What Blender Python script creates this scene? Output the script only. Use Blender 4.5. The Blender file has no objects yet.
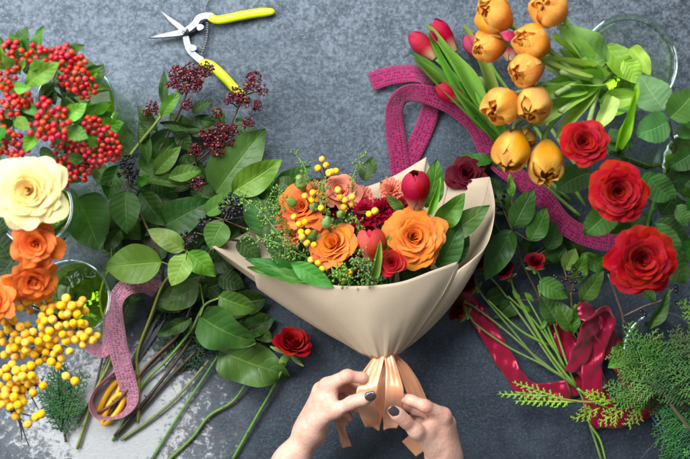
import bpy, math, random
import numpy as np
from mathutils import Vector, Matrix

# ------------------------------------------------------------------ camera, world, lights
K = 0.0011            # metres per photo pixel on the table top
HC = 950.0            # camera height above the table in those units
scn = bpy.context.scene
col = scn.collection
cam_d = bpy.data.cameras.new('camera')
cam = bpy.data.objects.new('camera', cam_d); col.objects.link(cam)
cam.location = (0, 0, HC * K)
cam_d.sensor_width = 36.0
cam_d.lens = 36.0 * HC / 690.0
cam_d.clip_start = 0.01; cam_d.clip_end = 50
cam_d.dof.use_dof = True
cam_d.dof.focus_distance = (HC - 62) * K
cam_d.dof.aperture_fstop = 3.6
scn.camera = cam
world = bpy.data.worlds.new('World'); scn.world = world; world.use_nodes = True
bg = world.node_tree.nodes['Background']
bg.inputs[0].default_value = (0.90, 0.95, 1.0, 1); bg.inputs[1].default_value = 0.22

def area(name, loc, target, sx, sy, power, colr):
    l = bpy.data.lights.new(name, 'AREA'); l.shape = 'RECTANGLE'; l.size = sx; l.size_y = sy
    l.energy = power; l.color = colr
    o = bpy.data.objects.new(name, l); col.objects.link(o); o.location = loc
    o.rotation_euler = (Vector(target) - Vector(loc)).to_track_quat('-Z', 'Y').to_euler()
    return o
area('window_light', (-0.42, 0.80, 1.08), (0, 0.0, 0.0), 1.5, 0.6, 48, (0.97, 0.985, 1.0))
area('side_window_light', (-1.25, 0.0, 0.95), (0, -.05, 0), 0.6, 0.6, 16, (1.0, 0.985, 0.96))
vs = scn.view_settings
vs.view_transform = 'Standard'; vs.look = 'None'; vs.gamma = 1.0; vs.exposure = 0.0; vs.use_curve_mapping = False
scn.cycles.max_bounces = 8; scn.cycles.transparent_max_bounces = 24
scn.cycles.caustics_reflective = False

# ------------------------------------------------------------------ helpers
rnd = random.Random(11)
U = rnd.uniform
def P(px, py, z=0.0):
    f = (HC - z) / HC
    return np.array([(px - 345.0) * f * K, (229.5 - py) * f * K, z * K])
def S(s, z=0.0): return s * K * (HC - z) / HC

def spline(pts, n):
    p = np.asarray(pts, float); m = len(p)
    if m == 2:
        t = np.linspace(0, 1, n)[:, None]; return p[0] * (1 - t) + p[1] * t
    ext = np.vstack([2 * p[0] - p[1], p, 2 * p[-1] - p[-2]])
    s = np.linspace(0, m - 1 - 1e-9, n); i = s.astype(int); t = (s - i)[:, None]
    a, b, c, d = ext[i], ext[i + 1], ext[i + 2], ext[i + 3]
    return 0.5 * (2 * b + (c - a) * t + (2 * a - 5 * b + 4 * c - d) * t * t + (3 * b - a - 3 * c + d) * t ** 3)

def mk_mesh(name, verts, faces, mats, uv=None, smooth=True, fmat=None):
    me = bpy.data.meshes.new(name)
    me.from_pydata([tuple(v) for v in np.asarray(verts, float)], [], [tuple(int(i) for i in f) for f in faces])
    if not isinstance(mats, (list, tuple)): mats = [mats]
    for m in mats: me.materials.append(m)
    if uv is not None:
        ul = me.uv_layers.new(name='UVMap')
        li = np.empty(len(me.loops), dtype=np.int32); me.loops.foreach_get('vertex_index', li)
        ul.data.foreach_set('uv', np.asarray(uv, np.float32)[li].ravel())
    if smooth: me.polygons.foreach_set('use_smooth', [True] * len(me.polygons))
    if fmat is not None: me.polygons.foreach_set('material_index', [int(x) for x in fmat])
    me.update(); return me

def grid_faces(n, m, cu=False, off=0):
    f = []
    for i in range(n - 1):
        for j in range(m if cu else m - 1):
            k = (j + 1) % m
            f.append((off + i * m + j, off + i * m + k, off + (i + 1) * m + k, off + (i + 1) * m + j))
    return f

class Bag:      # collects pieces that make one mesh
    def __init__(s): s.v = []; s.f = []; s.uv = []; s.m = []; s.n = 0
    def add(s, v, f, uv=None, mi=0):
        v = np.asarray(v, float)
        s.f += [tuple(i + s.n for i in q) for q in f]; s.v.append(v)
        s.uv.append(np.zeros((len(v), 2)) if uv is None else np.asarray(uv, float)); s.n += len(v); s.m += [mi] * len(f)
    def tube(s, pts, rad, ns=6, n=None, mi=0):
        pts = np.asarray(pts, float); n = n or max(2, (len(pts) - 1) * 5 + 1)
        p = spline(pts, n)
        r = np.interp(np.linspace(0, 1, n), np.linspace(0, 1, len(np.atleast_1d(rad))), np.atleast_1d(rad)) if np.ndim(rad) else np.full(n, rad)
        t = np.gradient(p, axis=0); t /= np.linalg.norm(t, axis=1)[:, None] + 1e-12
        ref = np.array([0, 0, 1.0]) if abs(t[:, 2]).mean() < .8 else np.array([1.0, 0, 0])
        a = np.cross(t, ref); a /= np.linalg.norm(a, axis=1)[:, None] + 1e-12
        b = np.cross(a, t)
        th = np.arange(ns) * 2 * math.pi / ns
        v = p[:, None] + r[:, None, None] * (np.cos(th)[None, :, None] * a[:, None] + np.sin(th)[None, :, None] * b[:, None])
        f = grid_faces(n, ns, True)
        f += [tuple(range(ns))[::-1], tuple((n - 1) * ns + i for i in range(ns))]
        uv = np.stack(np.broadcast_arrays(np.arange(ns)[None] / ns, np.linspace(0, 1, n)[:, None]), -1).reshape(-1, 2)
        s.add(v.reshape(-1, 3), f, uv, mi)
    def mesh(s, name, mats, smooth=True, shift=None):
        v = np.vstack(s.v)
        if shift is not None: v = v - np.asarray(shift)[None]
        return mk_mesh(name, v, s.f, mats, np.vstack(s.uv), smooth, s.m)

def link(name, me, parent=None, mw=None, color=None):
    o = bpy.data.objects.new(name, me); col.objects.link(o)
    if parent is not None: o.parent = parent
    if mw is not None: o.matrix_basis = mw
    if color is not None: o.color = (*color, 1)
    return o
def thing(name, label, cat, loc=(0, 0, 0), group=None, kind=None):
    o = bpy.data.objects.new(name, None); col.objects.link(o); o.location = tuple(loc); o.empty_display_size = .01
    o['label'] = label; o['category'] = cat
    if group: o['group'] = group
    if kind: o['kind'] = kind
    return o
def tag(o, label, cat, group=None):
    o['label'] = label; o['category'] = cat
    if group: o['group'] = group
    return o
def bagpart(name, bag, mats, parent, smooth=True, color=None):
    return link(name, bag.mesh(name, mats, smooth, parent.location if parent else None), parent, None, color)
def frame(loc, yax, zref=(0, 0, 1), scale=(1, 1, 1), roll=0.0):
    y = Vector(yax).normalized(); z = Vector(zref); z = z - y * z.dot(y)
    if z.length < 1e-4: z = Vector((0, 1, 0)) - y * y.y
    z.normalize()
    if roll: z = Matrix.Rotation(roll, 3, y) @ z
    x = y.cross(z)
    M = Matrix((x * scale[0], y * scale[1], z * scale[2])).transposed().to_4x4()
    M.translation = Vector(loc); return M
def sub_empty(name, t):
    o = bpy.data.objects.new(name, None); col.objects.link(o); o.parent = t; o.empty_display_size = .01; return o
def rel(parent, M):
    M = M.copy(); M.translation = M.translation - parent.location; return M

# ------------------------------------------------------------------ materials
class NT:
    def __init__(s, name):
        s.m = bpy.data.materials.new(name); s.m.use_nodes = True; s.t = s.m.node_tree; s.t.nodes.clear()
        s.out = s.t.nodes.new('ShaderNodeOutputMaterial')
    def n(s, typ, ins=None, **kw):
        nd = s.t.nodes.new(typ)
        for k, v in kw.items(): setattr(nd, k, v)
        for k, v in (ins or {}).items(): s.set(nd.inputs[k], v)
        return nd
    def set(s, sock, v):
        if hasattr(v, 'is_output') or isinstance(v, bpy.types.NodeSocket): s.t.links.new(v, sock)
        elif isinstance(v, bpy.types.Node): s.t.links.new(v.outputs[0], sock)
        else:
            if sock.type == 'RGBA' and len(v) == 3: v = (*v, 1)
            sock.default_value = v
    def math(s, op, a, b=None, c=None, clamp=False):
        nd = s.n('ShaderNodeMath', operation=op, use_clamp=clamp); s.set(nd.inputs[0], a)
        if b is not None: s.set(nd.inputs[1], b)
        if c is not None: s.set(nd.inputs[2], c)
        return nd.outputs[0]
    def sstep(s, x, lo, hi, a=0.0, b=1.0):
        nd = s.n('ShaderNodeMapRange', interpolation_type='SMOOTHSTEP', clamp=True)
        for k, v in zip(('Value', 'From Min', 'From Max', 'To Min', 'To Max'), (x, lo, hi, a, b)): s.set(nd.inputs[k], v)
        return nd.outputs[0]
    def mix(s, f, a, b, bt='MIX'):
        nd = s.n('ShaderNodeMix', data_type='RGBA', blend_type=bt)
        s.set(nd.inputs['Factor'], f); s.set(nd.inputs[6], a); s.set(nd.inputs[7], b); return nd.outputs[2]
    def noise(s, scale, vec=None, detail=4, rough=.55, dist=0.0):
        nd = s.n('ShaderNodeTexNoise', {'Scale': scale, 'Detail': detail, 'Roughness': rough, 'Distortion': dist})
        if vec is not None: s.set(nd.inputs['Vector'], vec)
        return nd.outputs[0]
    def coord(s, w='Object'): return s.n('ShaderNodeTexCoord').outputs[w]
    def rand(s): return s.n('ShaderNodeObjectInfo').outputs['Random']
    def ocol(s): return s.n('ShaderNodeObjectInfo').outputs['Color']
    def bump(s, h, dist, strength=1.0):
        return s.n('ShaderNodeBump', {'Strength': strength, 'Distance': dist, 'Height': h}).outputs[0]
    def pbsdf(s, **kw):
        b = s.n('ShaderNodeBsdfPrincipled')
        for k, v in kw.items(): s.set(b.inputs[k.replace('_', ' ')], v)
        return b
    def end(s, sh): s.t.links.new(sh.outputs[0] if isinstance(sh, bpy.types.Node) else sh, s.out.inputs[0]); return s.m
    def translucent(s, b, colr, f, nrm=None):
        tr = s.n('ShaderNodeBsdfTranslucent'); s.set(tr.inputs[0], colr)
        if nrm is not None: s.set(tr.inputs['Normal'], nrm)
        m = s.n('ShaderNodeMixShader'); m.inputs[0].default_value = f
        s.t.links.new(b.outputs[0], m.inputs[1]); s.t.links.new(tr.outputs[0], m.inputs[2]); return m

def vary(nt, c, h=.02, sv=.15, vv=.25):
    r = nt.rand()
    r2 = nt.math('FRACT', nt.math('MULTIPLY', r, 7.31)); r3 = nt.math('FRACT', nt.math('MULTIPLY', r, 23.7))
    return nt.n('ShaderNodeHueSaturation', {'Hue': nt.math('MULTIPLY_ADD', r, 2 * h, .5 - h), 'Saturation': nt.math('MULTIPLY_ADD', r2, 2 * sv, 1 - sv),
                'Value': nt.math('MULTIPLY_ADD', r3, 2 * vv, 1 - vv), 'Color': c}).outputs[0]

def leaf_material(name, nveins=7.0, slope=1.5, rough=.40, vein_tint=(.40, .62, .12), vein_amt=.30, trans=.22, quilting=.6, dim=(1.0, 1.16, .52)):
    nt = NT(name)
    uv = nt.n('ShaderNodeSeparateXYZ', {0: nt.coord('UV')})
    a = nt.math('ABSOLUTE', nt.math('MULTIPLY_ADD', uv.outputs[0], 2.0, -1.0)); v = uv.outputs[1]
    wob = nt.noise(6.0, nt.coord('UV'), 2)
    x = nt.math('ADD', nt.math('SUBTRACT', nt.math('MULTIPLY', v, nveins), nt.math('MULTIPLY', a, slope)), nt.math('MULTIPLY', wob, .5))
    tri = nt.math('ABSOLUTE', nt.math('MULTIPLY_ADD', nt.math('FRACT', x), 2.0, -1.0))      # 1 at a side vein
    side = nt.sstep(tri, .86, 1.0); mid = nt.sstep(a, .07, .015)
    veins = nt.math('MAXIMUM', mid, nt.math('MULTIPLY', side, nt.sstep(a, 1.0, .3, 0.1, .55)))
    base = nt.mix(1.0, vary(nt, nt.ocol(), .026, .15, .34), dim, 'MULTIPLY')
    blot = nt.noise(3.5, nt.coord('Object'), 4, .6)
    base = nt.mix(nt.sstep(blot, .35, .75, 0, .5), base, nt.mix(.5, base, (.10, .16, .02)))
    rim = nt.math('MULTIPLY', nt.sstep(a, .86, 1.0), nt.sstep(nt.noise(3.0, nt.coord('UV'), 3), .5, .62)); base = nt.mix(nt.math('MULTIPLY', rim, .6), base, (.13, .10, .03))
    spots = nt.sstep(nt.noise(14.0, nt.coord('Object'), 3, .7), .70, .80, 0, .55)
    base = nt.mix(spots, base, (.12, .09, .03))
    c = nt.mix(nt.math('MULTIPLY', veins, vein_amt), base, nt.mix(.25, nt.mix(1.0, base, (2.4, 2.0, 1.5), 'MULTIPLY'), vein_tint))
    fine = nt.noise(60.0, nt.coord('UV'), 3)
    h = nt.math('ADD', nt.math('ADD', nt.math('MULTIPLY', veins, -1.0), nt.math('MULTIPLY', tri, -quilting)), nt.math('MULTIPLY', fine, .35))
    nrm = nt.bump(h, .0007, .55)
    b = nt.pbsdf(Base_Color=c, Roughness=nt.sstep(blot, .2, .8, rough - .08, rough + .14), Normal=nrm, Specular_IOR_Level=.36)
    return nt.end(nt.translucent(b, nt.mix(1.0, c, (1.6, 1.9, .8), 'MULTIPLY'), trans))
M_leaf = leaf_material('leaf')
M_blade = leaf_material('blade_leaf', 0.0, 0.0, .42, vein_amt=.15, trans=.34, quilting=0, dim=(1.9, 1.6, 1.0))
M_soft = leaf_material('soft_leaf', 8.0, 1.2, .5, vein_amt=.3, trans=.35, dim=(.95, 1.05, .68))

def petal_material(name, edge, eamt=.5, centre=None, streak=.12, trans=.3, lo=.55, camt=.5, margin=0.0):
    nt = NT(name)
    uv = nt.n('ShaderNodeSeparateXYZ', {0: nt.coord('UV')}); v = uv.outputs[1]
    base = vary(nt, nt.ocol(), .012, .06, .12)
    wob = nt.noise(4.0, nt.coord('UV'), 3)
    m = nt.sstep(nt.math('MULTIPLY_ADD', wob, .35, nt.math('SUBTRACT', v, .17)), lo, 1.05, 0, eamt)
    c = nt.mix(m, base, edge)
    if margin: c = nt.mix(nt.sstep(nt.math('ADD', nt.math('ABSOLUTE', nt.math('MULTIPLY_ADD', uv.outputs[0], 2.0, -1.0)), nt.math('MULTIPLY', wob, .5)), .65, 1.15, 0, margin), c, edge)
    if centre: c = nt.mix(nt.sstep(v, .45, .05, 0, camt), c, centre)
    mp = nt.n('ShaderNodeMapping', {'Vector': nt.coord('UV'), 'Scale': (26, 1.6, 1)})
    st = nt.noise(1.0, mp.outputs[0], 4, .6)
    c = nt.mix(nt.math('MULTIPLY', st, streak * 2), c, nt.mix(1.0, c, (.55, .5, .5), 'MULTIPLY'))
    nrm = nt.bump(nt.math('ADD', st, nt.math('MULTIPLY', nt.noise(9.0, nt.coord('UV'), 4, .6), 1.5)), .0011, .4)
    b = nt.pbsdf(Base_Color=c, Roughness=.6, Normal=nrm, Specular_IOR_Level=.12)
    return nt.end(nt.translucent(b, c, trans))
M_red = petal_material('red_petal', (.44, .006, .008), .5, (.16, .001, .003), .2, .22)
M_dred = petal_material('dark_red_petal', (.16, .004, .016), .4, None, .15, .2)
M_cream = petal_material('cream_petal', (.97, .90, .60), .4, (.92, .52, .02), .06, .4, .4, .8)
M_orange = petal_material('orange_petal', (.93, .22, .06), .55, (.95, .42, .012), .14, .36, .5, .6, .25)
M_coral = petal_material('coral_petal', (.85, .42, .28), .6, (.6, .03, .04), .15, .3)
M_crim = petal_material('crimson_petal', (.45, .008, .05), .5, None, .15, .25)
M_tulo = petal_material('orange_tulip_petal', (1.0, .66, .15), .5, (.70, .42, .06), .34, .42, .6, .5, .85)
M_tulp = petal_material('pink_tulip_petal', (.55, .05, .12), .5, (.80, .62, .35), .28, .25, .6, .7)

def plain(name, colr, rough=.5, spec=.5, noise_scale=None, namt=.3, bumpd=0.0, trans=0, var=(.01, .1, .15), metallic=0, coat=0, use_ocol=False, sss=0):
    nt = NT(name)
    c = nt.ocol() if use_ocol else nt.n('ShaderNodeRGB').outputs[0]
    if not use_ocol: c.default_value = (*colr, 1)
    if var: c = vary(nt, c, *var)
    kw = {}
    if noise_scale:
        nz = nt.noise(noise_scale, nt.coord('Object'), 5, .6)
        c = nt.mix(nt.sstep(nz, .3, .7, 0, namt), c, nt.mix(1.0, c, (.35, .35, .35), 'MULTIPLY'))
        if bumpd: kw['Normal'] = nt.bump(nz, bumpd, .6)
        kw['Roughness'] = nt.sstep(nz, .3, .7, max(.02, rough - .08), rough + .1)
    else: kw['Roughness'] = rough
    b = nt.pbsdf(Base_Color=c, Specular_IOR_Level=spec, Metallic=metallic, Coat_Weight=coat, Coat_Roughness=.1, **kw)
    if sss:
        b.inputs['Subsurface Weight'].default_value = sss; b.inputs['Subsurface Radius'].default_value = (.004, .0015, .001); b.inputs['Subsurface Scale'].default_value = 1
    return nt.end(nt.translucent(b, c, trans)) if trans else nt.end(b)
M_stem = plain('stem', (0, 0, 0), .45, .45, 300, .35, .0004, var=(.01, .1, .15), use_ocol=True)
M_redberry = plain('red_berry', (.50, .008, .007), .24, .4, 150, .2, .0002, var=(.012, .05, .3), coat=.12)
M_yelberry = plain('yellow_berry', (.92, .52, .025), .45, .3, 160, .16, .0004, var=(.010, .06, .18))
M_blueberry = plain('blue_black_berry', (.007, .010, .022), .28, .5, 250, .3, .0002, coat=.1)
M_calyx = plain('berry_tip', (.05, .025, .012), .7, .3, var=None)
M_bud = plain('dark_red_bud', (.115, .010, .022), .5, .4, 900, .5, .0003)
M_budpale = plain('bud_tip', (.32, .11, .11), .55, .3)
M_sepal = plain('sepal', (.20, .33, .07), .5, .4, 300, .3, .0003, trans=.2)
M_pod = plain('seed_pod', (.20, .36, .06), .5, .4, trans=.25)
M_conifer = plain('conifer_scale_leaf', (0, 0, 0), .5, .4, 700, .4, .0004, trans=.15, use_ocol=True)
M_steel = plain('brushed_steel', (.24, .255, .27), .42, .5, 220, .35, .0002, var=None, metallic=1)
M_grip = plain('lime_grip', (.62, .74, .012), .33, .5, 120, .08, .0001, var=None, coat=.2)
M_yelplastic = plain('yellow_plastic', (.80, .42, .006), .3, .5, 120, .08, .0001, var=None, coat=.2)
M_nail = plain('nail_polish', (.045, .034, .042), .14, .5, 800, .15, .00005, var=None, coat=.7)
def table_material():
    nt = NT('slate_table_top'); co = nt.coord('Object')
    big = nt.noise(4.2, co, 6, .6, .4); cloud = nt.noise(11, co, 7, .68); mid = nt.noise(34, co, 8, .7, .05); fine = nt.noise(300, co, 5, .75); grit = nt.noise(700, co, 3, .75)
    c = nt.mix(nt.sstep(big, .30, .72), (.006, .0085, .012), (.018, .025, .036))
    c = nt.mix(nt.sstep(cloud, .50, .68, 0, .7), c, (.052, .067, .090))
    c = nt.mix(nt.sstep(cloud, .46, .34, 0, .6), c, (.008, .011, .015))
    c = nt.mix(nt.sstep(mid, .42, .72, 0, .5), c, (.038, .050, .068))
    c = nt.mix(nt.sstep(fine, .50, .66, 0, .6), c, (.080, .103, .135))
    c = nt.mix(nt.sstep(grit, .34, .50, .75, 0), c, (.010, .012, .016))
    # grey granular bloom, paler toward the top: window light falloff painted into the slate
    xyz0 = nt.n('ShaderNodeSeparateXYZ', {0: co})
    light_ramp = nt.math('ADD', nt.math('MULTIPLY', xyz0.outputs[1], 1.9), nt.math('MULTIPLY', xyz0.outputs[0], -.35))
    light_ramp = nt.math('ADD', light_ramp, nt.math('MULTIPLY_ADD', nt.noise(3.4, co, 5, .62, .3), 2.2, -1.02))
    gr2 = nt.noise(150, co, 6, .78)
    blo = nt.math('MULTIPLY', nt.sstep(light_ramp, -.25, .6), nt.sstep(nt.math('ADD', gr2, nt.math('MULTIPLY_ADD', mid, .5, -.25)), .36, .66))
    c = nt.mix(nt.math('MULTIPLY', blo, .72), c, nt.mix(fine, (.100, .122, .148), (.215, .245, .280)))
    # hairline scratches
    for sc, seed, amt in ((1.3, 3.0, .35), (1.9, 9.0, .25)):
        mp = nt.n('ShaderNodeMapping', {'Vector': co, 'Location': (seed, seed * 2, 0)})
        ln = nt.math('ABSOLUTE', nt.math('SUBTRACT', nt.noise(sc, mp.outputs[0], 1, .4, .2), .5))
        brk = nt.sstep(nt.noise(sc * 7, mp.outputs[0], 3), .52, .62)
        c = nt.mix(nt.math('MULTIPLY', nt.sstep(ln, .0011, .0002, 0, amt), brk), c, (.26, .28, .30))
    # worn whitewashed patch
    xyz = nt.n('ShaderNodeSeparateXYZ', {0: co})
    wx = nt.math('MULTIPLY', nt.math('SUBTRACT', xyz.outputs[0], P(118, 0)[0]), 1 / .155)
    wy = nt.math('MULTIPLY', nt.math('SUBTRACT', xyz.outputs[1], P(0, 415)[1]), 1 / .135)
    d = nt.math('SQRT', nt.math('ADD', nt.math('MULTIPLY', wx, wx), nt.math('MULTIPLY', wy, wy)))
    core = nt.math('ADD', nt.math('SUBTRACT', 1.02, d), nt.math('MULTIPLY_ADD', nt.noise(11, co, 5, .6), 1.1, -.55))
    spk = nt.math('ADD', core, nt.math('MULTIPLY_ADD', nt.noise(130, co, 6, .78, .3), 1.8, -.95))
    white = nt.sstep(spk, .30, .55)
    c = nt.mix(nt.sstep(core, 0, .7, 0, .5), c, (.30, .31, .32))
    c = nt.mix(white, c, nt.mix(fine, (.36, .37, .38), (.58, .59, .59)))
    h = nt.math('ADD', nt.math('ADD', nt.math('MULTIPLY', fine, .9), nt.math('MULTIPLY', mid, .6)), nt.math('MULTIPLY', grit, .7))
    nrm = nt.bump(h, .0011, .75)
    b = nt.pbsdf(Base_Color=c, Roughness=nt.sstep(mid, .3, .7, .30, .43), Normal=nrm, Specular_IOR_Level=.75, Specular_Tint=(.66, .83, 1.0, 1))
    return nt.end(b)

def lace_material(name, colr, hole=.75):
    nt = NT(name); uv = nt.n('ShaderNodeSeparateXYZ', {0: nt.coord('UV')}); u, v = uv.outputs[0], uv.outputs[1]
    # v counts pixels along the ribbon, u runs 0..1 across
    def cell(fu, fv, shift=0.0):
        a = nt.math('SINE', nt.math('MULTIPLY_ADD', u, fu * math.pi * 2, shift)); b_ = nt.math('SINE', nt.math('MULTIPLY', v, fv * math.pi * 2))
        return nt.math('MULTIPLY', a, b_)
    net = nt.sstep(nt.math('ABSOLUTE', cell(3.0, .21)), .42, .66)
    mpf = nt.n('ShaderNodeMapping', {'Vector': nt.coord('UV'), 'Scale': (6, .34, 1)})
    flower = nt.sstep(nt.noise(1.0, mpf.outputs[0], 2, .5), .50, .56)
    edge = nt.sstep(nt.math('ABSOLUTE', nt.math('SUBTRACT', u, .5)), .34, .38)
    eh = nt.math('MULTIPLY', nt.sstep(nt.math('ABSOLUTE', nt.math('SUBTRACT', nt.math('ABSOLUTE', nt.math('SUBTRACT', u, .5)), .40)), .035, .02), nt.sstep(nt.math('SINE', nt.math('MULTIPLY', v, 1.9)), .0, .3))
    holes = nt.math('MULTIPLY', nt.math('MULTIPLY', net, nt.math('SUBTRACT', 1.0, flower)), nt.math('SUBTRACT', 1.0, edge))
    holes = nt.math('MAXIMUM', holes, eh)
    mp = nt.n('ShaderNodeMapping', {'Vector': nt.coord('UV'), 'Scale': (40, 2.2, 1)})
    thr = nt.noise(1.0, mp.outputs[0], 3)
    c = nt.mix(nt.sstep(thr, .3, .7, 0, .5), colr, tuple(x * .6 for x in colr))
    c = nt.mix(nt.math('MULTIPLY', flower, .22), c, tuple(min(1, x * 1.5 + .01) for x in colr))
    hgt = nt.math('ADD', nt.math('SUBTRACT', flower, holes), thr)
    b = nt.pbsdf(Base_Color=c, Roughness=.7, Specular_IOR_Level=.3, Sheen_Weight=.3, Normal=nt.bump(hgt, .0006, .7))
    b2 = nt.translucent(b, c, .2)
    tr = nt.n('ShaderNodeBsdfTransparent'); m = nt.n('ShaderNodeMixShader')
    nt.set(m.inputs[0], nt.math('MULTIPLY', holes, hole)); nt.t.links.new(b2.outputs[0], m.inputs[1]); nt.t.links.new(tr.outputs[0], m.inputs[2])
    return nt.end(m)
def satin_material(name, colr, rough=.3, sheen=.25):
    nt = NT(name)
    mp = nt.n('ShaderNodeMapping', {'Vector': nt.coord('UV'), 'Scale': (70, .25, 1)})
    thr = nt.noise(1.0, mp.outputs[0], 3)
    wr = nt.noise(55, nt.coord('Object'), 3, .5)
    c = nt.mix(nt.math('MULTIPLY', thr, .3), colr, tuple(x * .7 for x in colr))
    h = nt.math('ADD', nt.math('MULTIPLY', thr, .12), wr)
    b = nt.pbsdf(Base_Color=c, Roughness=rough, Specular_IOR_Level=.8, Specular_Tint=tuple(min(1, .45 + x) for x in colr) + (1,), Sheen_Weight=sheen, Normal=nt.bump(h, .0016, .35), Metallic=.2)
    return nt.end(nt.translucent(b, c, .15))
def paper_material():
    nt = NT('kraft_paper'); co = nt.coord('Object')
    fib = nt.noise(900, co, 4, .7); blot = nt.noise(14, co, 5, .6)
    mp = nt.n('ShaderNodeMapping', {'Vector': co, 'Rotation': (0, 0, .9), 'Scale': (900, 60, 60)})
    ln = nt.noise(1.0, mp.outputs[0], 2)
    c = nt.mix(nt.sstep(blot, .3, .7), (.500, .405, .292), (.550, .448, .326))
    c = nt.mix(nt.sstep(fib, .55, .75, 0, .35), c, (.36, .28, .20))
    h = nt.math('ADD', nt.math('MULTIPLY', fib, .5), nt.math('MULTIPLY', blot, 1.2))
    b = nt.pbsdf(Base_Color=c, Roughness=.72, Specular_IOR_Level=.3, Normal=nt.bump(h, .0007, .55))
    return nt.end(nt.translucent(b, c, .12))
def glass_material(name, tint, edge, f0=.08, bmp=.7, gz=.7):
    nt = NT(name)
    lw = nt.n('ShaderNodeLayerWeight', {'Blend': .35})
    tr = nt.n('ShaderNodeBsdfTransparent'); nt.set(tr.inputs[0], nt.mix(nt.sstep(lw.outputs['Facing'], .5, 1.0), tint, edge))
    gl = nt.n('ShaderNodeBsdfGlossy', {'Color': (.95, 1, 1, 1), 'Roughness': .03})
    wav = nt.noise(30, nt.coord('Object'), 2); nt.set(gl.inputs['Normal'], nt.bump(wav, .006, bmp))
    fr = nt.n('ShaderNodeMath', {0: nt.n('ShaderNodeLayerWeight', {'Blend': .5}).outputs['Facing'], 1: 4.0}, operation='POWER')
    m = nt.n('ShaderNodeMixShader'); nt.set(m.inputs[0], nt.math('MULTIPLY_ADD', fr.outputs[0], gz, f0)); nt.t.links.new(tr.outputs[0], m.inputs[1]); nt.t.links.new(gl.outputs[0], m.inputs[2])
    return nt.end(m)
def skin_material():
    nt = NT('skin'); co = nt.coord('Object')
    a = nt.noise(45, co, 4, .6); pores = nt.noise(900, co, 3, .7); ws = nt.noise(240, co, 4, .65)
    c = nt.mix(nt.sstep(a, .32, .68), (.66, .415, .320), (.57, .310, .230))
    c = nt.mix(nt.sstep(ws, .48, .72, 0, .35), c, (.50, .22, .16)); c = nt.mix(nt.sstep(nt.noise(110, co, 3, .6), .5, .7, 0, .3), c, (.74, .52, .42))
    # knuckles and fingertips are rosier (painted per point)
    at = nt.n('ShaderNodeAttribute', attribute_name='rosy'); c = nt.mix(nt.math('MULTIPLY', at.outputs['Fac'], .55), c, (.56, .19, .13))
    h = nt.math('ADD', nt.math('MULTIPLY', pores, .35), ws)
    b = nt.pbsdf(Base_Color=c, Roughness=.48, Specular_IOR_Level=.42, Subsurface_Weight=.08, Subsurface_Scale=1.0, Normal=nt.bump(h, .0009, .6))
    b.inputs['Subsurface Radius'].default_value = (.004, .0016, .0009)
    return nt.end(b)
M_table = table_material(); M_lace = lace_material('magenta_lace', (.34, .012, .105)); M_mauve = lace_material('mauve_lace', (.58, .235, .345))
M_satin_red = satin_material('crimson_satin', (.34, .003, .036), .24); M_satin_peach = satin_material('peach_satin', (.92, .44, .24), .25)
M_paper = paper_material(); M_skin = skin_material()
M_glass = glass_material('clear_glass', (.985, .995, .99), (.66, .77, .75))
M_water = glass_material('vase_water', (.80, .94, .40), (.72, .88, .32), .01, .2, .10)

# ------------------------------------------------------------------ table
bag = Bag(); w, h2 = 520 * K, 360 * K
n1, n2 = 40, 28
gx, gy = np.meshgrid(np.linspace(-w, w, n1), np.linspace(-h2, h2, n2))
gz = 0 * gx
bag.add(np.stack([gx, gy, gz], -1).reshape(-1, 3), grid_faces(n2, n1))
bag.add([(x, y, z) for z in (-.0015, -.03) for x, y in ((-w, -h2), (w, -h2), (w, h2), (-w, h2))], [(3, 2, 1, 0), (4, 5, 6, 7), (0, 1, 5, 4), (1, 2, 6, 5), (2, 3, 7, 6), (3, 0, 4, 7)])
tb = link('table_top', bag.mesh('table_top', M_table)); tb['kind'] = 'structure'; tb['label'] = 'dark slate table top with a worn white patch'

# ------------------------------------------------------------------ builders
LEAF = {}
def leaf_mesh(kind, var):
    key = (kind, var)
    if key in LEAF: return LEAF[key]
    r = random.Random(hash(kind) % 1 + var * 17 + len(kind) * 101)
    a, b, fold, arch, wav, ser, mat_ = {'broad': (.80, .72, .16, .16, .030, 0, M_leaf), 'lance': (.95, .95, .18, .14, .02, 0, M_leaf), 'heart': (.58, .60, .14, .18, .045, 0, M_leaf),
        'rose': (.72, .62, .16, .14, .025, .03, M_soft), 'blade': (.62, .50, .35, .10, .02, 0, M_blade), 'toothed': (.85, .8, .12, .12, .03, .06, M_leaf)}[kind]
    nu, nv = (9, 15) if kind != 'blade' else (7, 20)
    V = []; UVs = []
    ph = [r.uniform(0, 6.3) for _ in range(6)]; side = r.uniform(-.10, .10)
    arch *= r.uniform(.4, 2.2); fold *= r.uniform(.5, 1.7); wav *= r.uniform(.6, 2.2); a *= r.uniform(.88, 1.15)
    for i in range(nv):
        v = i / (nv - 1)
        wv = max(.004, math.sin(math.pi * min(1, v) ** a) ** b) if 0 < v < 1 else .004
        if kind in ('broad', 'heart', 'rose', 'toothed') and v > .8: wv *= 1 - .30 * ((v - .8) / .2) ** 1.2
        for j in range(nu):
            u = -1 + 2 * j / (nu - 1)
            ww = wv * (1 + ser * ((i % 2) * 2 - 1) * abs(u) ** 3)
            x = .5 * u * ww + side * math.sin(v * math.pi)
            y = v - .03 * abs(u) * wv
            z = fold * .5 * abs(u) * ww * (1 - .3 * v) - arch * (v - .35) ** 2 + arch * .1225
            z += wav * abs(u) * math.sin(v * 11 + ph[0] + (2.1 if u > 0 else 0)) + wav * .5 * math.sin(v * 6 + ph[1]) * u
            V.append((x, y, z)); UVs.append((u * .5 + .5, v))
    me = mk_mesh(kind + '_leaf', V, grid_faces(nv, nu), mat_, UVs); LEAF[key] = me; return me

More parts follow.
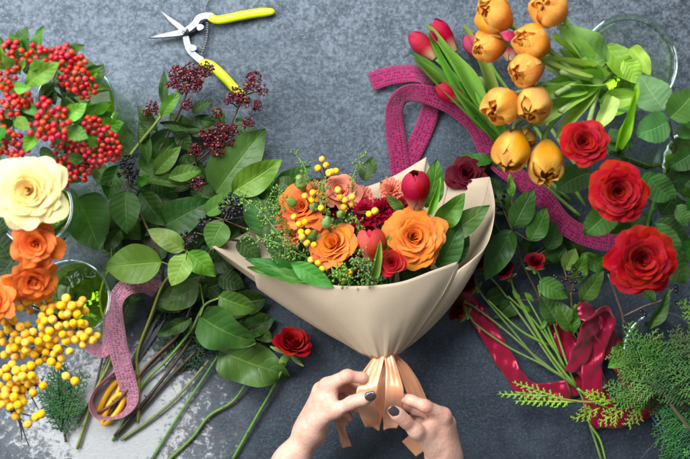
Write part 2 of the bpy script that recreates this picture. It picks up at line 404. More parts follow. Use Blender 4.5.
C_DARK = (.022, .070, .018); C_MID = (.040, .125, .022); C_LIGHT = (.140, .255, .062); C_BRIGHT = (.095, .240, .030); C_PALE = (.250, .410, .215); C_OLIVE = (.125, .170, .045); C_BLUE = (.045, .125, .062)
def leaf(t, base, tip, w, colr=C_MID, kind='broad', roll=None, name='leaf', zw=1.0):
    b = P(*base); e = P(*tip); L = np.linalg.norm(e - b); zm = .5 * (base[2] + tip[2])
    M = frame(b, e - b, (U(-.1, .1), U(-.1, .1), 1), (S(w, zm), L, L * zw), U(-.35, .35) if roll is None else roll)
    return link(name, leaf_mesh(kind, rnd.randrange(10)), t, rel(t, M), colr)

def stem(t, pts, rad, colr, name='stem', extra=(), ns=7, nodes=0):
    b = Bag(); W = [P(*p) for p in pts]
    rad = np.asarray(rad) * .84; b.tube(W, np.atleast_1d(rad) * K if np.ndim(rad) else rad * K, ns)
    sp = spline(W, 60)
    for k in range(nodes):       # swollen joints along the stem
        q = sp[int(U(.15, .95) * 58)]; d = np.array([U(-1, 1), U(-1, 1), U(-.2, .6)]); d /= np.linalg.norm(d)
        rr = float(np.mean(rad)) * K
        b.tube([q, q + d * rr * U(1.4, 3.0)], [rr * .7, rr * .25], 5, 3)
    for e in extra: b.tube([P(*p) for p in e[0]], np.atleast_1d(e[1]) * K if np.ndim(e[1]) else e[1] * K, 5)
    return bagpart(name, b, M_stem, t, color=colr)

def berry_mesh(name, mat_, squash=.94, calyx=True, nr=9, ns=12):
    V = [(0, 0, 1.0 * squash)]; F = []; fm = []
    for i in range(1, nr):
        th = math.pi * i / nr
        for j in range(ns):
            p = 2 * math.pi * j / ns; rr = math.sin(th)
            z = math.cos(th) * squash
            if i == 1: z -= .05
            V.append((rr * math.cos(p), rr * math.sin(p), z))
    V[0] = (0, 0, squash * .86); V.append((0, 0, -squash))
    for j in range(ns): F.append((0, 1 + j, 1 + (j + 1) % ns)); fm.append(1 if calyx else 0)
    for i in range(nr - 2):
        for j in range(ns):
            a = 1 + i * ns + j; b = 1 + i * ns + (j + 1) % ns
            F.append((a, a + ns, b + ns, b)); fm.append(0)
    l = len(V) - 1; o = 1 + (nr - 2) * ns
    for j in range(ns): F.append((l, o + (j + 1) % ns, o + j)); fm.append(0)
    F = [tuple(reversed(f)) if k < 0 else f for k, f in enumerate(F)]
    return mk_mesh(name, V, F, [mat_, M_calyx], None, True, fm)
BM_red = berry_mesh('red_berry', M_redberry); BM_yel = berry_mesh('yellow_berry', M_yelberry, .98, True, 11, 16); BM_blue = berry_mesh('blue_berry', M_blueberry, 1.15)
# small calyx: shrink the first ring
for me_, f_ in ((BM_red, .38), (BM_yel, .42), (BM_blue, .5)):
    ns_ = 16 if me_ is BM_yel else 12
    for k in range(1, 1 + ns_):
        v = me_.vertices[k].co; v.x *= f_; v.y *= f_; v.z = me_.vertices[0].co.z + .05

def berry(t, me, px, py, z, d, up=None):
    q = P(px, py, z); dv = Vector(up) if up is not None else Vector((U(-.8, .8), U(-.8, .8), U(.2, 1)))
    s = S(d * .5, z) * U(.9, 1.08)
    M = dv.to_track_quat('Z', 'Y').to_matrix().to_4x4() @ Matrix.Diagonal((s, s, s, 1)); M.translation = Vector(q)
    return link('berry', me, t, rel(t, M))
def cluster(t, me, cx, cy, cz, rad, n, d, rz=.7, taken=None, sbag=None, foot=None):
    taken = [] if taken is None else taken; k = 0; tries = 0; bc = sub_empty('berry_cluster', t)
    while k < n and tries < 900:
        tries += 1
        a = U(0, 6.283); rr = rad * math.sqrt(U(0, 1)); x, y = cx + rr * math.cos(a), cy + rr * math.sin(a)
        z = cz + rz * rad * (1 - (rr / rad) ** 2) * U(.2, 1) - U(0, 3)
        if any((x - q[0]) ** 2 + (y - q[1]) ** 2 + (z - q[2]) ** 2 < (d * .93) ** 2 for q in taken): continue
        taken.append((x, y, z)); k += 1
        berry(t, me, x, y, z, d, ((x - cx) / rad, -(y - cy) / rad, .8 + U(-.2, .3))).parent = bc
        if sbag is not None and foot is not None:
            f = P(*foot); q = P(x, y, z); m = .5 * (f + q) - np.array([0, 0, 3 * K]); sbag.tube([f, m, q], [.7 * K, .4 * K], 4, 5)
    return taken

def rose_petals(t, c, R0, axis, base_col, outer_col, mat_, seed, n=34, height=.95, spread=1.0, curl=1.0, wave=1.0, inner=.05, spin=0.0, point=.0, droop=.5, cupped=.55, name='petal'):
    bl = sub_empty('bloom', t); R = R0 * .90; r = random.Random(seed); ax = Vector(axis).normalized(); Q = ax.to_track_quat('Z', 'Y').to_matrix().to_4x4(); Q.translation = Vector(c) - t.location
    nu, nv = 15, 11
    for i in range(n):
        q = i / (n - 1); ang = spin + i * 2.39996 + r.uniform(-.25, .25)
        rr = R * (inner + (1 - inner) * q ** .78) * r.uniform(.93, 1.07); hr = R * height * (1 - droop * q ** 1.7) * r.uniform(.95, 1.05)
        if q < .2: hr *= .90 + .5 * q
        phi = (2.3 * (1 - q) ** 2 + .78) * r.uniform(.85, 1.12); rb = R * .05 * q + R * .015
        cv = curl * (.15 + .85 * q ** .8) * r.uniform(.6, 1.25); ph = [r.uniform(0, 6.3) for _ in range(5)]; tw = r.uniform(.02, .20) * r.choice((1, 1, -1)); jit = [r.gauss(0, .006) * wave for _ in range(nu)]
        V = []; UVs = []
        for a in range(nv):
            for b in range(nu):
                u = -1 + 2 * b / (nu - 1); v0 = a / (nv - 1)
                v = v0 * (1 - .20 * abs(u) ** 2.6 + point * (1 - abs(u)) * .12 + .018 * wave * math.sin(5 * u + ph[3]) + jit[b])
                g = v ** (cupped + .45 * q); e = max(0, (v - .70) / .30)
                rad = rb + (rr - rb) * g + cv * R * .13 * e * e * (1 + .6 * abs(u) ** 2)
                hh = hr * (v ** (.95)) - cv * R * .17 * e * e * (1 - point * .5 + point * .8 * abs(u) ** 2)
                rad *= 1 + tw * u
                k = v ** 3 * wave * R
                rad += k * .035 * math.sin(3.1 * u + ph[0]) ; hh += k * (.04 * math.sin(4.3 * u + ph[1]) + .02 * math.sin(6.5 * u + ph[2]))
                wv = (.32 + .68 * math.sin(min(1.0, v * 1.25) * math.pi / 2)) * (1 - .10 * max(0, v - .8) / .2)
                th = ang + u * phi * wv
                V.append((rad * math.cos(th), rad * math.sin(th), hh - R * height * .55)); UVs.append((u * .5 + .5, v0))
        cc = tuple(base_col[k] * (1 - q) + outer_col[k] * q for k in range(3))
        link(name, mk_mesh(name, V, grid_faces(nv, nu), mat_, UVs), bl, Q, cc)

def frilly_petals(t, c, R, axis, colr, mat_, seed, n=26):
    r = random.Random(seed); Q = Vector(axis).normalized().to_track_quat('Z', 'Y').to_matrix().to_4x4(); Q.translation = Vector(c) - t.location
    nu, nv = 15, 8; bl = sub_empty('bloom', t)
    for i in range(n):
        q = (i + .5) / n; ang = i * 2.39996; tilt = .15 + 1.15 * q ** .8; phi = r.uniform(.38, .6); ph = r.uniform(0, 6.3); ln = R * r.uniform(.9, 1.08)
        V = []; UVs = []
        for a in range(nv):
            v = a / (nv - 1)
            for b in range(nu):
                u = -1 + 2 * b / (nu - 1)
                vv = v * (1 - .15 * u * u + .07 * math.sin(15 * u + ph) * v)
                s = math.sin(tilt) * (vv ** 1.2); h = math.cos(tilt) * vv * .8 + .10 * math.sin(11 * u + ph) * v ** 2 * .8
                th = ang + u * phi * (.25 + .75 * v) * (1.5 - .7 * q); rad = ln * (s + .10 * v * math.sin(7 * u + ph + 1) * .6)
                V.append((rad * math.cos(th), rad * math.sin(th), ln * (h - .45))); UVs.append((u * .5 + .5, v))
        link('petal', mk_mesh('petal', V, grid_faces(nv, nu), mat_, UVs), bl, Q, colr)

def tulip_petals(t, base, axis, Lp, Wp, colr, colr2, mat_, seed, n=6, openness=0.0, wave=.3, roll=0.0):
    """cup-shaped flower: base point, axis from the stem to the tips, Lp long, Wp wide (metres)"""
    r = random.Random(seed); Q = Vector(axis).normalized().to_track_quat('Z', 'Y').to_matrix().to_4x4(); Q.translation = Vector(base) - t.location
    nu, nv = 11, 13; R = Wp * .5; bl = sub_empty('bloom', t)
    for i in range(n):
        lay = i // 3; q = lay / max(1, (n - 1) // 3); ang = roll + i * 2.0944 + lay * 1.05 + r.uniform(-.12, .12)
        sc = ((1 - .16 * lay) if n <= 6 else (1 - .13 * lay)) * r.uniform(1 - .10 * wave, 1 + .06 * wave)
        op = openness * r.uniform(.7, 1.25) * (1 - .45 * lay); L = Lp * r.uniform(1 - .12 * min(1, wave + .2), 1.06) * (1 - .04 * lay); ph = [r.uniform(0, 6.3) for _ in range(3)]
        V = []; UVs = []
        for a in range(nv):
            v0 = a / (nv - 1)
            for b in range(nu):
                u = -1 + 2 * b / (nu - 1); v = v0 * (1 - .11 * abs(u) ** 2.5)
                prof = math.sin(math.pi * (.13 + .50 * v + .30 * v ** 3)) ** .8
                top = max(0, v - .35) / .65
                rad = R * sc * (prof * (1 - top) + top * (prof * (1 - openness * .6) + op * 1.0))
                rad = rad * (1 - .05 * u * u) - R * .05 * math.exp(-(u / .2) ** 2) * v
                hw = 1.25 * (.35 + .65 * math.sin(min(1, v0 * 1.6) * math.pi / 2)) * (1 - .24 * max(0, (v0 - .7) / .3) ** 2) * (1 - .1 * op * top)
                th = ang + u * hw + ph[2] * .02
                k = wave * v ** 3
                rad += R * k * .10 * math.sin(5 * u + ph[0]); hh = L * v * (1 - .12 * op * top) + R * k * .10 * math.sin(4 * u + ph[1]) - R * .12 * op * top * top
                V.append((rad * math.cos(th), rad * math.sin(th), hh)); UVs.append((u * .5 + .5, v0))
        q2 = r.uniform(0, 1); cc = tuple(colr[k] * (1 - q2) + colr2[k] * q2 for k in range(3))
        link('petal', mk_mesh('petal', V, grid_faces(nv, nu), mat_, UVs), bl, Q, cc)

def sepals(t, c, axis, R, n=5, back=1.0):
    Q = Vector(axis).normalized().to_track_quat('Z', 'Y').to_matrix().to_4x4(); b = Bag()
    for i in range(n):
        a = i * 6.283 / n; V = []
        for k in range(6):
            v = k / 5
            for u in (-1, 0, 1):
                wd = .20 * math.sin(math.pi * (.18 + .8 * v)) * u; rad = .10 + back * .95 * v ** .9
                p = Vector((R * (rad * math.cos(a) - wd * math.sin(a)), R * (rad * math.sin(a) + wd * math.cos(a)), R * (.05 + (1.0 - back) * v - .08 * u * u)))
                V.append(tuple((Q @ p) + Vector(c)))
        b.add(V, grid_faces(6, 3))
    th = Q.to_3x3() @ Vector((0, 0, 1)); cc = Vector(c)
    b.tube([cc - th * R * .35, cc - th * R * .1, cc + th * R * .08], [R * .10, R * .22, R * .20], 8, 6)
    return bagpart('sepals', b, M_sepal, t)

def ribbon(t, name, ctrl, width, mat_, n=160, thick=.5, nw=9, cup=0.0, nonflat=False, pleat=0.0, ruffle=0.0):
    """ctrl: (px,py,z, a, b): a = in-plane angle of the width direction in degrees (None: across the path), b = its tilt"""
    p = spline([P(*c[:3]) for c in ctrl], n); tg = np.gradient(p, axis=0); tg /= np.linalg.norm(tg, axis=1)[:, None]
    Ws = []
    sm = np.linspace(0, len(ctrl) - 1, n)
    wid = np.interp(sm, range(len(ctrl)), [c[5] if len(c) > 5 else width for c in ctrl])
    ws0 = []
    for k, c in enumerate(ctrl):
        a, b = c[3], math.radians(c[4])
        if a is None:
            i = min(n - 1, int(round(k * (n - 1) / (len(ctrl) - 1)))); q = np.array([-tg[i, 1], tg[i, 0], 0.0]); q /= np.linalg.norm(q) + 1e-9
        else: q = np.array([math.cos(math.radians(a)), math.sin(math.radians(a)), 0])
        ws0.append(np.array([q[0] * math.cos(b), q[1] * math.cos(b), math.sin(b)]))
    W = spline(ws0, n); W -= (W * tg).sum(1)[:, None] * tg * .7; W /= np.linalg.norm(W, axis=1)[:, None] + 1e-9
    N = np.cross(tg, W); N /= np.linalg.norm(N, axis=1)[:, None] + 1e-9
    s = np.concatenate([[0], np.cumsum(np.linalg.norm(np.diff(p, axis=0), axis=1))]) / K
    us = np.linspace(-.5, .5, nw)
    wk = (wid * K)[:, None, None]
    mid = p[:, None] + us[None, :, None] * W[:, None] * wk + cup * K * (np.cos(us * math.pi * 2))[None, :, None] * N[:, None]
    mid = mid + (rnd.random() * .0 + .35 * K * np.sin(s * .21)[:, None, None] * np.sin(us * 5)[None, :, None]) * N[:, None]
    if ruffle: mid = mid + ruffle * K * (np.sin(s * .19 + 1)[:, None] * np.sin(us * 4 + .6)[None] + .6 * np.sin(s * .37)[:, None] * np.cos(us * 7)[None] + .4 * np.sin(s[:, None] * .27 + us[None] * 9))[..., None] * N[:, None]
    if pleat:
        q = (np.abs(np.linspace(-1, 1, n)) if name == 'loop' else np.linspace(1, 0, n))[:, None, None] ** 1.8
        mid = mid + pleat * K * q * (np.cos(us * 19 + 1) + .5 * np.sin(us * 9))[None, :, None] * N[:, None]
    if not nonflat: mid[..., 2] = np.maximum(mid[..., 2], .9 * K + .25 * K * (1 + np.sin(s * .3))[:, None])
    uv = np.stack(np.broadcast_arrays((us + .5)[None], s[:, None]), -1).reshape(-1, 2)
    me = mk_mesh(name, mid.reshape(-1, 3) - np.array(t.location if t else (0, 0, 0))[None], grid_faces(n, nw), mat_, uv)
    o = link(name, me, t)
    md = o.modifiers.new('thickness', 'SOLIDIFY'); md.thickness = thick * K; md.offset = 0
    return o

def lathe(name, prof, c, mat_, parent, ns=64, flute=0.0, nfl=24, tilt=None):
    V = []
    for r_, z_ in prof:
        for j in range(ns):
            a = 2 * math.pi * j / ns; rr = r_ * (1 + flute * math.cos(nfl * a))
            V.append((rr * math.cos(a) * K, rr * math.sin(a) * K, z_ * K))
    F = grid_faces(len(prof), ns, True)
    return link(name, mk_mesh(name, V, F, mat_), parent, Matrix.Translation(Vector(c) - (parent.location if parent else Vector())))

def frond(t, base, tip, width, colr, seed, thick=1.5, lift=0.0, sub=True, name='frond', nb=None, bend=0.0):
    """flat scaly conifer spray from base to tip (photo pixels + height)"""
    thick *= .80; r = random.Random(seed); b = P(*base); e = P(*tip); d = e - b; L = np.linalg.norm(d); y = d / L
    x = np.cross(y, [0, 0, 1]); x /= np.linalg.norm(x); z = np.cross(x, y); bg_ = Bag(); W = width * K
    def loc(s, t_, h): return b + y * s * L + x * (t_ + bend * K * math.sin(s * math.pi)) + z * (h + lift * K * s * s)
    def seg(p0, p1, r0, r1):
        n = 5; bg_.tube([p0, (p0 + p1) / 2 + z * .15 * r0, p1], [r0 * .8, r0 * 1.15, r0 * .8, r1 * 1.1, r1 * .3], 4, n)
    nb = nb or max(8, int(L / K / 3.3))
    seg(loc(0, 0, 0), loc(.5, 0, 0), thick * K * 1.0, thick * K * .8); seg(loc(.5, 0, 0), loc(1, 0, 0), thick * K, thick * K * .5)
    for i in range(nb):
        s = .12 + .86 * i / nb; sd = 1 if i % 2 else -1
        ln = W * .5 * (1.05 - .75 * s) * r.uniform(.75, 1.2) * min(1, .5 + s * 2); an = r.uniform(.75, 1.0)
        dx, dy = sd * math.sin(an) * ln, math.cos(an) * ln; h = r.uniform(-.25, .35) * ln
        p0 = loc(s, 0, 0); p1 = loc(min(1.15, s + dy / L), dx, h); seg(p0, p1, thick * K * .8, thick * K * .6)
        if sub:
            m = max(4, int(ln / K / 1.8))
            for j in range(m):
                q = (j + .6) / m; sg = 1 if j % 2 else -1; a2 = an * sd + sg * .65; l2 = min(6.5 * K, ln * .42) * (1.1 - .5 * q) * r.uniform(.7, 1.2)
                pa = p0 * (1 - q) + p1 * q; pb = pa + x * math.sin(a2) * l2 + y * math.cos(a2) * l2 + z * r.uniform(-.2, .3) * l2
                seg(pa, pb, thick * K * .7, thick * K * .55)
    o = bagpart(name, bg_, M_conifer, t, color=colr); o['kind'] = 'stuff'; return o

def seed_spray(t, pts, n, rad, colr=(.16, .30, .06), seed=1, pod=1.5):
    r = random.Random(seed); W = spline([P(*p) for p in pts], 40); b = Bag(); b.tube(W[::6], [.8 * K, .4 * K], 5)
    pods = Bag()
    for k in range(n):
        q = W[int(r.uniform(.05, 1) * 39)]; d = np.array([r.gauss(0, 1), r.gauss(0, 1), abs(r.gauss(0, .7))]); d /= np.linalg.norm(d)
        e = q + d * r.uniform(.4, 1) * rad * K; b.tube([q, e], .28 * K, 3, 2)
        for s in range(r.choice((1, 2, 3))):
            c = e + np.array([r.gauss(0, 1), r.gauss(0, 1), r.gauss(0, 1)]) * pod * .9 * K
            rr = pod * K * r.uniform(.6, 1.1); nrm = np.array([r.gauss(0, 1), r.gauss(0, 1), 1.0]); nrm /= np.linalg.norm(nrm)
            a1 = np.cross(nrm, [1, 0, 0.1]); a1 /= np.linalg.norm(a1); a2 = np.cross(nrm, a1); th = np.arange(6) * math.pi / 3
            ring = c + rr * (np.cos(th)[:, None] * a1 + np.sin(th)[:, None] * a2 * .8)
            pods.add(np.vstack([[c + nrm * rr * .45], ring, [c - nrm * rr * .45]]), [(0, 1 + i, 1 + (i + 1) % 6) for i in range(6)] + [(7, 1 + (i + 1) % 6, 1 + i) for i in range(6)])
    bagpart('stem', b, M_stem, t, color=colr); o = bagpart('seed_pods', pods, M_pod, t); o['kind'] = 'stuff'

def bud_panicle(t, cx, cy, cz, rad, n, foot, sb):
    pods = Bag(); f = P(*foot)
    for k in range(n):
        a = U(0, 6.283); rr = rad * math.sqrt(U(0, 1)); x, y = cx + rr * math.cos(a), cy + rr * math.sin(a); z = cz + rad * .55 * (1 - (rr / rad) ** 2) * U(.1, 1) + U(-2, 2)
        c = P(x, y, z); s = K * U(.85, 1.45)
        V = [c + s * np.array(q) for q in ((0, 0, 1), (1, 0, 0), (.31, .95, 0), (-.81, .59, 0), (-.81, -.59, 0), (.31, -.95, 0), (0, 0, -1))]
        pods.add(V, [(0, 1 + i, 1 + (i + 1) % 5) for i in range(5)] + [(6, 1 + (i + 1) % 5, 1 + i) for i in range(5)], None, 1 if rnd.random() < .16 else 0)
        if k % 3 == 0: sb.tube([f, .5 * (f + c) - np.array([0, 0, 2 * K]), c], [.5 * K, .3 * K], 3, 4)
    o = bagpart('bud_cluster', pods, [M_bud, M_budpale], t); o['kind'] = 'stuff'

# ---- smooth implicit surfaces for the hands
def surface_net(D, org, h):
    n = np.array(D.shape); s = D < 0
    c = np.zeros(n - 1, int)
    for i in (0, 1):
        for j in (0, 1):
            for k in (0, 1): c += s[i:n[0] - 1 + i, j:n[1] - 1 + j, k:n[2] - 1 + k]
    act = (c > 0) & (c < 8); idx = -np.ones(act.shape, int); cells = np.argwhere(act); idx[act] = np.arange(len(cells))
    acc = np.zeros((len(cells), 3)); cnt = np.zeros(len(cells)); cor = [(i, j, k) for i in (0, 1) for j in (0, 1) for k in (0, 1)]
    for a in cor:
        for ax in range(3):
            if a[ax]: continue
            b_ = list(a); b_[ax] = 1
            da = D[cells[:, 0] + a[0], cells[:, 1] + a[1], cells[:, 2] + a[2]]; db = D[cells[:, 0] + b_[0], cells[:, 1] + b_[1], cells[:, 2] + b_[2]]
            m = (da < 0) != (db < 0); t_ = np.where(m, da / np.where(m, da - db, 1), 0)
            p = np.array(a, float)[None] + 0 * acc; p[:, ax] = t_
            acc += p * m[:, None]; cnt += m
    V = (cells + acc / cnt[:, None]) * h + org; F = []
    for ax in range(3):
        o1, o2 = [(1, 2), (2, 0), (0, 1)][ax]
        sl0 = [slice(None)] * 3; sl1 = [slice(None)] * 3; sl0[ax] = slice(0, -1); sl1[ax] = slice(1, None)
        a, b_ = s[tuple(sl0)], s[tuple(sl1)]; e = np.argwhere(a != b_)
        e = e[(e[:, o1] > 0) & (e[:, o2] > 0) & (e[:, o1] < n[o1] - 1) & (e[:, o2] < n[o2] - 1)]
        d1 = np.zeros(3, int); d1[o1] = 1; d2 = np.zeros(3, int); d2[o2] = 1
        q = [idx[tuple((e - x).T)] for x in (d1 + d2, d2, 0 * d1, d1)]
        Q = np.stack(q, 1); flip = ~a[tuple(e.T)]; Q[flip] = Q[flip][:, ::-1]; F.append(Q)
    return V, np.vstack(F)
def smin(a, b, k): 
    h = np.clip(.5 + .5 * (b - a) / k, 0, 1); return b * (1 - h) + a * h - k * h * (1 - h)
def capsule(X, a, b, ra, rb):
    a, b = np.asarray(a, np.float32), np.asarray(b, np.float32); ab = b - a; t_ = np.clip(((X - a) @ ab) / (ab @ ab), 0, 1); ra, rb = np.float32(ra), np.float32(rb)
    q = X - a - t_[..., None] * ab; return np.sqrt(np.einsum('...i,...i->...', q, q)) - (ra + (rb - ra) * t_)
M_rim = glass_material('glass_rim', (.75, .86, .84), (.45, .60, .58), .22, .02)
# ------------------------------------------------------------------ glass vases
def vase(label, px, py, rim_r, base_r, hgt, flute=0.0, water=None, bulge=0.0, group=None, nfl=22):
    c = P(px, py, 0); t = thing('glass_vase', label, 'vase', c, group)
    th = 1.6; prof = []; inn = []
    for k in range(13):
        q = k / 12; r_ = base_r + (rim_r - base_r) * q ** 1.25 + bulge * math.sin(q * math.pi)
        prof.append((r_, .6 + q * hgt)); inn.append((r_ - th, 6 + q * (hgt - 5.4)))
    prof = [(.4, .6)] + prof + [(rim_r + .5, hgt + .3), (rim_r - th - .2, hgt + .3)] + inn[::-1] + [(.4, 6)]
    lathe('glass_rim', [(rim_r + .2 + 1.4 * math.cos(a), hgt + 1.9 + 1.4 * math.sin(a)) for a in np.linspace(0, 2 * math.pi, 9)], c, M_rim, t, flute=flute, nfl=nfl)
    lathe('glass_body', prof, c, M_glass, t, flute=flute, nfl=nfl)
    if water:
        w_ = [(r_ - .3, z_) for r_, z_ in inn if z_ <= water * hgt]; top = w_[-1]
        lathe('water', [(.4, 6.4)] + [(w_[0][0], 6.4)] + w_[1:] + [(top[0] - .2, top[1] + .4), (.4, top[1] + .3)], c, M_water, t, ns=48)
    return t
vase('flared clear glass vase with greenish water holding the orange tulips', 600, 80, 43, 24, 95, water=.45)
vase('ribbed clear glass vase holding the three tall red roses', 662, 172, 34, 27, 105, flute=.018, water=.6, nfl=40)
vase('short round clear glass jar among the yellow berries', 85, 295, 36, 29, 46, bulge=3, water=.5)
vase('clear glass jar holding the red berry sprigs', 105, 118, 35, 29, 100, water=.5)
vase('clear glass jar under the cream rose', 72, 210, 33, 27, 115, water=.5)
vase('clear glass bowl almost hidden beneath the conifer branches', 652, 346, 36, 30, 28, bulge=3)

# ------------------------------------------------------------------ red berry sprigs in the jar
G = 'red berry sprigs in the glass jar'
def rsprig(label, foot, clusters, leaves, ztop=150):
    t = thing('berry_sprig', label, 'berry sprig', P(95, 122, 10), G); sb = Bag()
    fx, fy, fz = foot
    sb.tube([P(95 + U(-8, 8), 122 + U(-8, 8), 10), P(.5 * (95 + fx), .5 * (120 + fy), 80), P(fx, fy, fz)], [2.0 * K, 1.3 * K], 6)
    tk = []
    for (x, y, z, r_, n, d) in clusters:
        sb.tube([P(fx, fy, fz), P(.5 * (x + fx), .5 * (y + fy), .5 * (z + fz) - 3), P(x, y, z - 3)], [1.1 * K, .7 * K], 5)
        cluster(t, BM_red, x, y, z, r_ * 1.08, int(n * 1.3), d * .93, .6, tk, sb, (x, y, z - r_ * .6))
    bagpart('stem', sb, M_stem, t, color=(.10, .15, .04))
    for k in range(9):
        q = clusters[k % len(clusters)]; a = U(0, 6.28); x, y = q[0] + U(-8, 8), q[1] + U(-8, 8); z = q[2] - U(22, 42)
        leaf(t, (x, y, z), (x + 26 * math.cos(a), y + 26 * math.sin(a), z + U(-4, 10)), U(12, 17), tuple(c_ * U(.7, 1.3) for c_ in C_DARK), 'lance')
    for (b, e, w_, c) in leaves: leaf(t, (b[0], b[1], b[2] if len(b) > 2 else ztop - 8), (e[0], e[1], e[2] if len(e) > 2 else ztop + 2), w_, c, 'lance')
rsprig('red berry sprig with three upright leaves at the top of the jar', (25, 72, 132), [(13, 55, 150, 13, 13, 7.0), (36, 55, 152, 10, 8, 7.0)],
       [((18, 55), (11, 34), 17, C_MID), ((14, 66, 160), (2, 56, 170), 13, C_BRIGHT), ((30, 70, 158), (44, 60, 168), 11, C_MID), ((24, 52), (29, 38), 14, C_BLUE), ((37, 52), (42, 26), 13, C_MID), ((8, 70), (-4, 44, 165), 13, C_BRIGHT), ((20, 75), (26, 58, 160), 9, C_OLIVE)], 148)
rsprig('red berry sprig crossed by the largest pale green leaf', (55, 82, 135), [(63, 58, 150, 13, 15, 6.8), (77, 62, 146, 8, 7, 6.8), (74, 76, 152, 13, 15, 6.8), (85, 86, 146, 11, 15, 6.6)],
       [((25, 86, 155), (60, 63, 170), 21, C_LIGHT), ((63, 64), (64, 77, 158), 10, C_BLUE), ((70, 54), (83, 45), 12, C_MID), ((84, 72, 130), (103, 66, 135), 8, C_MID), ((86, 80), (97, 72), 11, C_BRIGHT), ((50, 104), (52, 85, 150), 14, C_DARK)], 146)
rsprig('red berry sprig at the photo edge above the cream rose', (10, 112, 135), [(7, 80, 155, 10, 9, 7.0), (8, 106, 155, 12, 11, 7.2), (22, 99, 157, 8, 6, 7.2), (4, 140, 152, 12, 11, 7.0), (17, 148, 152, 12, 12, 7.0)],
       [((20, 96), (38, 116, 160), 17, C_MID), ((16, 118, 160), (30, 130, 168), 14, C_BRIGHT), ((6, 126, 162), (-6, 146, 166), 14, C_MID), ((14, 88, 162), (30, 88, 168), 12, C_BRIGHT), ((4, 92), (-6, 72), 14, C_MID), ((12, 126), (0, 120), 12, C_DARK)], 150)
rsprig('orange-red berry sprig on long stalks in the middle of the jar', (48, 135, 140), [(45, 108, 168, 9, 6, 7.6), (40, 128, 166, 11, 10, 7.6), (57, 127, 166, 12, 12, 7.4), (62, 114, 166, 7, 5, 7.4)],
       [((64, 121, 160), (87, 104, 170), 17, C_BRIGHT), ((66, 130, 156), (88, 138, 162), 17, C_MID), ((38, 132, 158), (24, 152, 164), 14, C_BRIGHT), ((34, 118, 140), (20, 100, 150), 15, C_MID), ((55, 105, 138), (47, 84, 146), 13, C_DARK)], 158)
rsprig('largest crimson berry cluster beside the cream rose', (72, 152, 128), [(92, 126, 138, 9, 11, 6.6), (103, 137, 138, 12, 17, 6.6), (110, 150, 134, 10, 13, 6.6), (94, 155, 140, 12, 15, 6.6), (75, 152, 142, 12, 13, 6.6), (62, 146, 142, 9, 8, 6.6), (80, 169, 134, 11, 15, 6.6), (62, 168, 134, 9, 8, 6.4), (66, 177, 130, 8, 8, 6.4)],
       [((96, 132, 118), (124, 123, 126), 19, C_BRIGHT), ((84, 160, 146), (66, 156, 156), 12, C_MID), ((98, 146, 148), (86, 136, 158), 11, C_BRIGHT), ((94, 112, 116), (110, 104, 124), 14, C_BRIGHT), ((88, 116, 110), (99, 104, 122), 12, C_BRIGHT), ((100, 122, 100), (112, 112, 110), 14, C_MID), ((76, 124, 110), (62, 96, 118), 16, C_DARK), ((40, 150, 110), (60, 160, 120), 14, C_DARK)], 124)

# ------------------------------------------------------------------ roses by the photo's left edge
CR1 = (.94, .60, .02); CR2 = (.95, .85, .40)
t = thing('rose', 'large pale cream rose with a yellow heart', 'rose', P(30, 195, 100))
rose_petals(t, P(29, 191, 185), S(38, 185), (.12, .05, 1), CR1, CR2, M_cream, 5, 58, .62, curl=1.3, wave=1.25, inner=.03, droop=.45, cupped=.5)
stem(t, [(72, 210, 8), (45, 200, 90), (30, 192, 168)], [2.2, 2.6], (.07, .14, .03)); sepals(t, P(30, 192, 166), (.1, 0, 1), S(30, 170), 5)
OR1 = (.90, .20, .010); OR2 = (.90, .26, .035)
def orose(label, px, py, z, d, axis, seed, foot, n=26, **kw):
    t = thing('rose', label, 'rose', P(*foot)); R = S(d * .5, z)
    o = dict(curl=1.2, wave=1.9, height=.85, droop=.4, inner=.06, point=.3); o.update(kw)
    rose_petals(t, P(px, py, z), R, axis, kw.pop('c1', OR1) if 'c1' in kw else OR1, OR2, M_orange, seed, n, **{k: v for k, v in o.items() if k not in ('c1',)})
    stem(t, [foot, (.5 * (foot[0] + px), .5 * (foot[1] + py), foot[2] * .5 + z * .5 - 20), (px - axis[0] * d * .4, py + axis[1] * d * .4, z - d * .45)], [2.2, 2.4], (.08, .15, .03))
    sepals(t, P(px - axis[0] * d * .15, py + axis[1] * d * .15, z - d * .42), axis, R * .8); return t
orose('ruffled deep orange rose right below the cream rose', 36, 244, 172, 54, (.25, -.15, 1), 21, (78, 212, 10))
orose('ruffled orange rose between the other orange roses and the yellow berries', 33, 281, 162, 52, (.35, -.55, 1), 22, (80, 214, 10))
orose('orange rose cut off by the photo edge', -5, 300, 168, 46, (-.1, .2, 1), 23, (70, 216, 10))
# dark foliage behind those roses
t = thing('leafy_rose_stem', 'dark leafy stem tucked behind the orange roses', 'leaves', P(30, 255, 40))
stem(t, [(40, 250, 30), (20, 255, 80), (-10, 260, 110)], 1.6, (.05, .09, .03))
for b, e, w_ in (((12, 262, 105), (-8, 225, 112), 26), ((18, 250, 100), (0, 275, 112), 24), ((8, 232, 118), (-10, 212, 122), 20), ((24, 262, 96), (40, 300, 90), 24)): leaf(t, b, e, w_, (.02, .055, .025), 'rose')

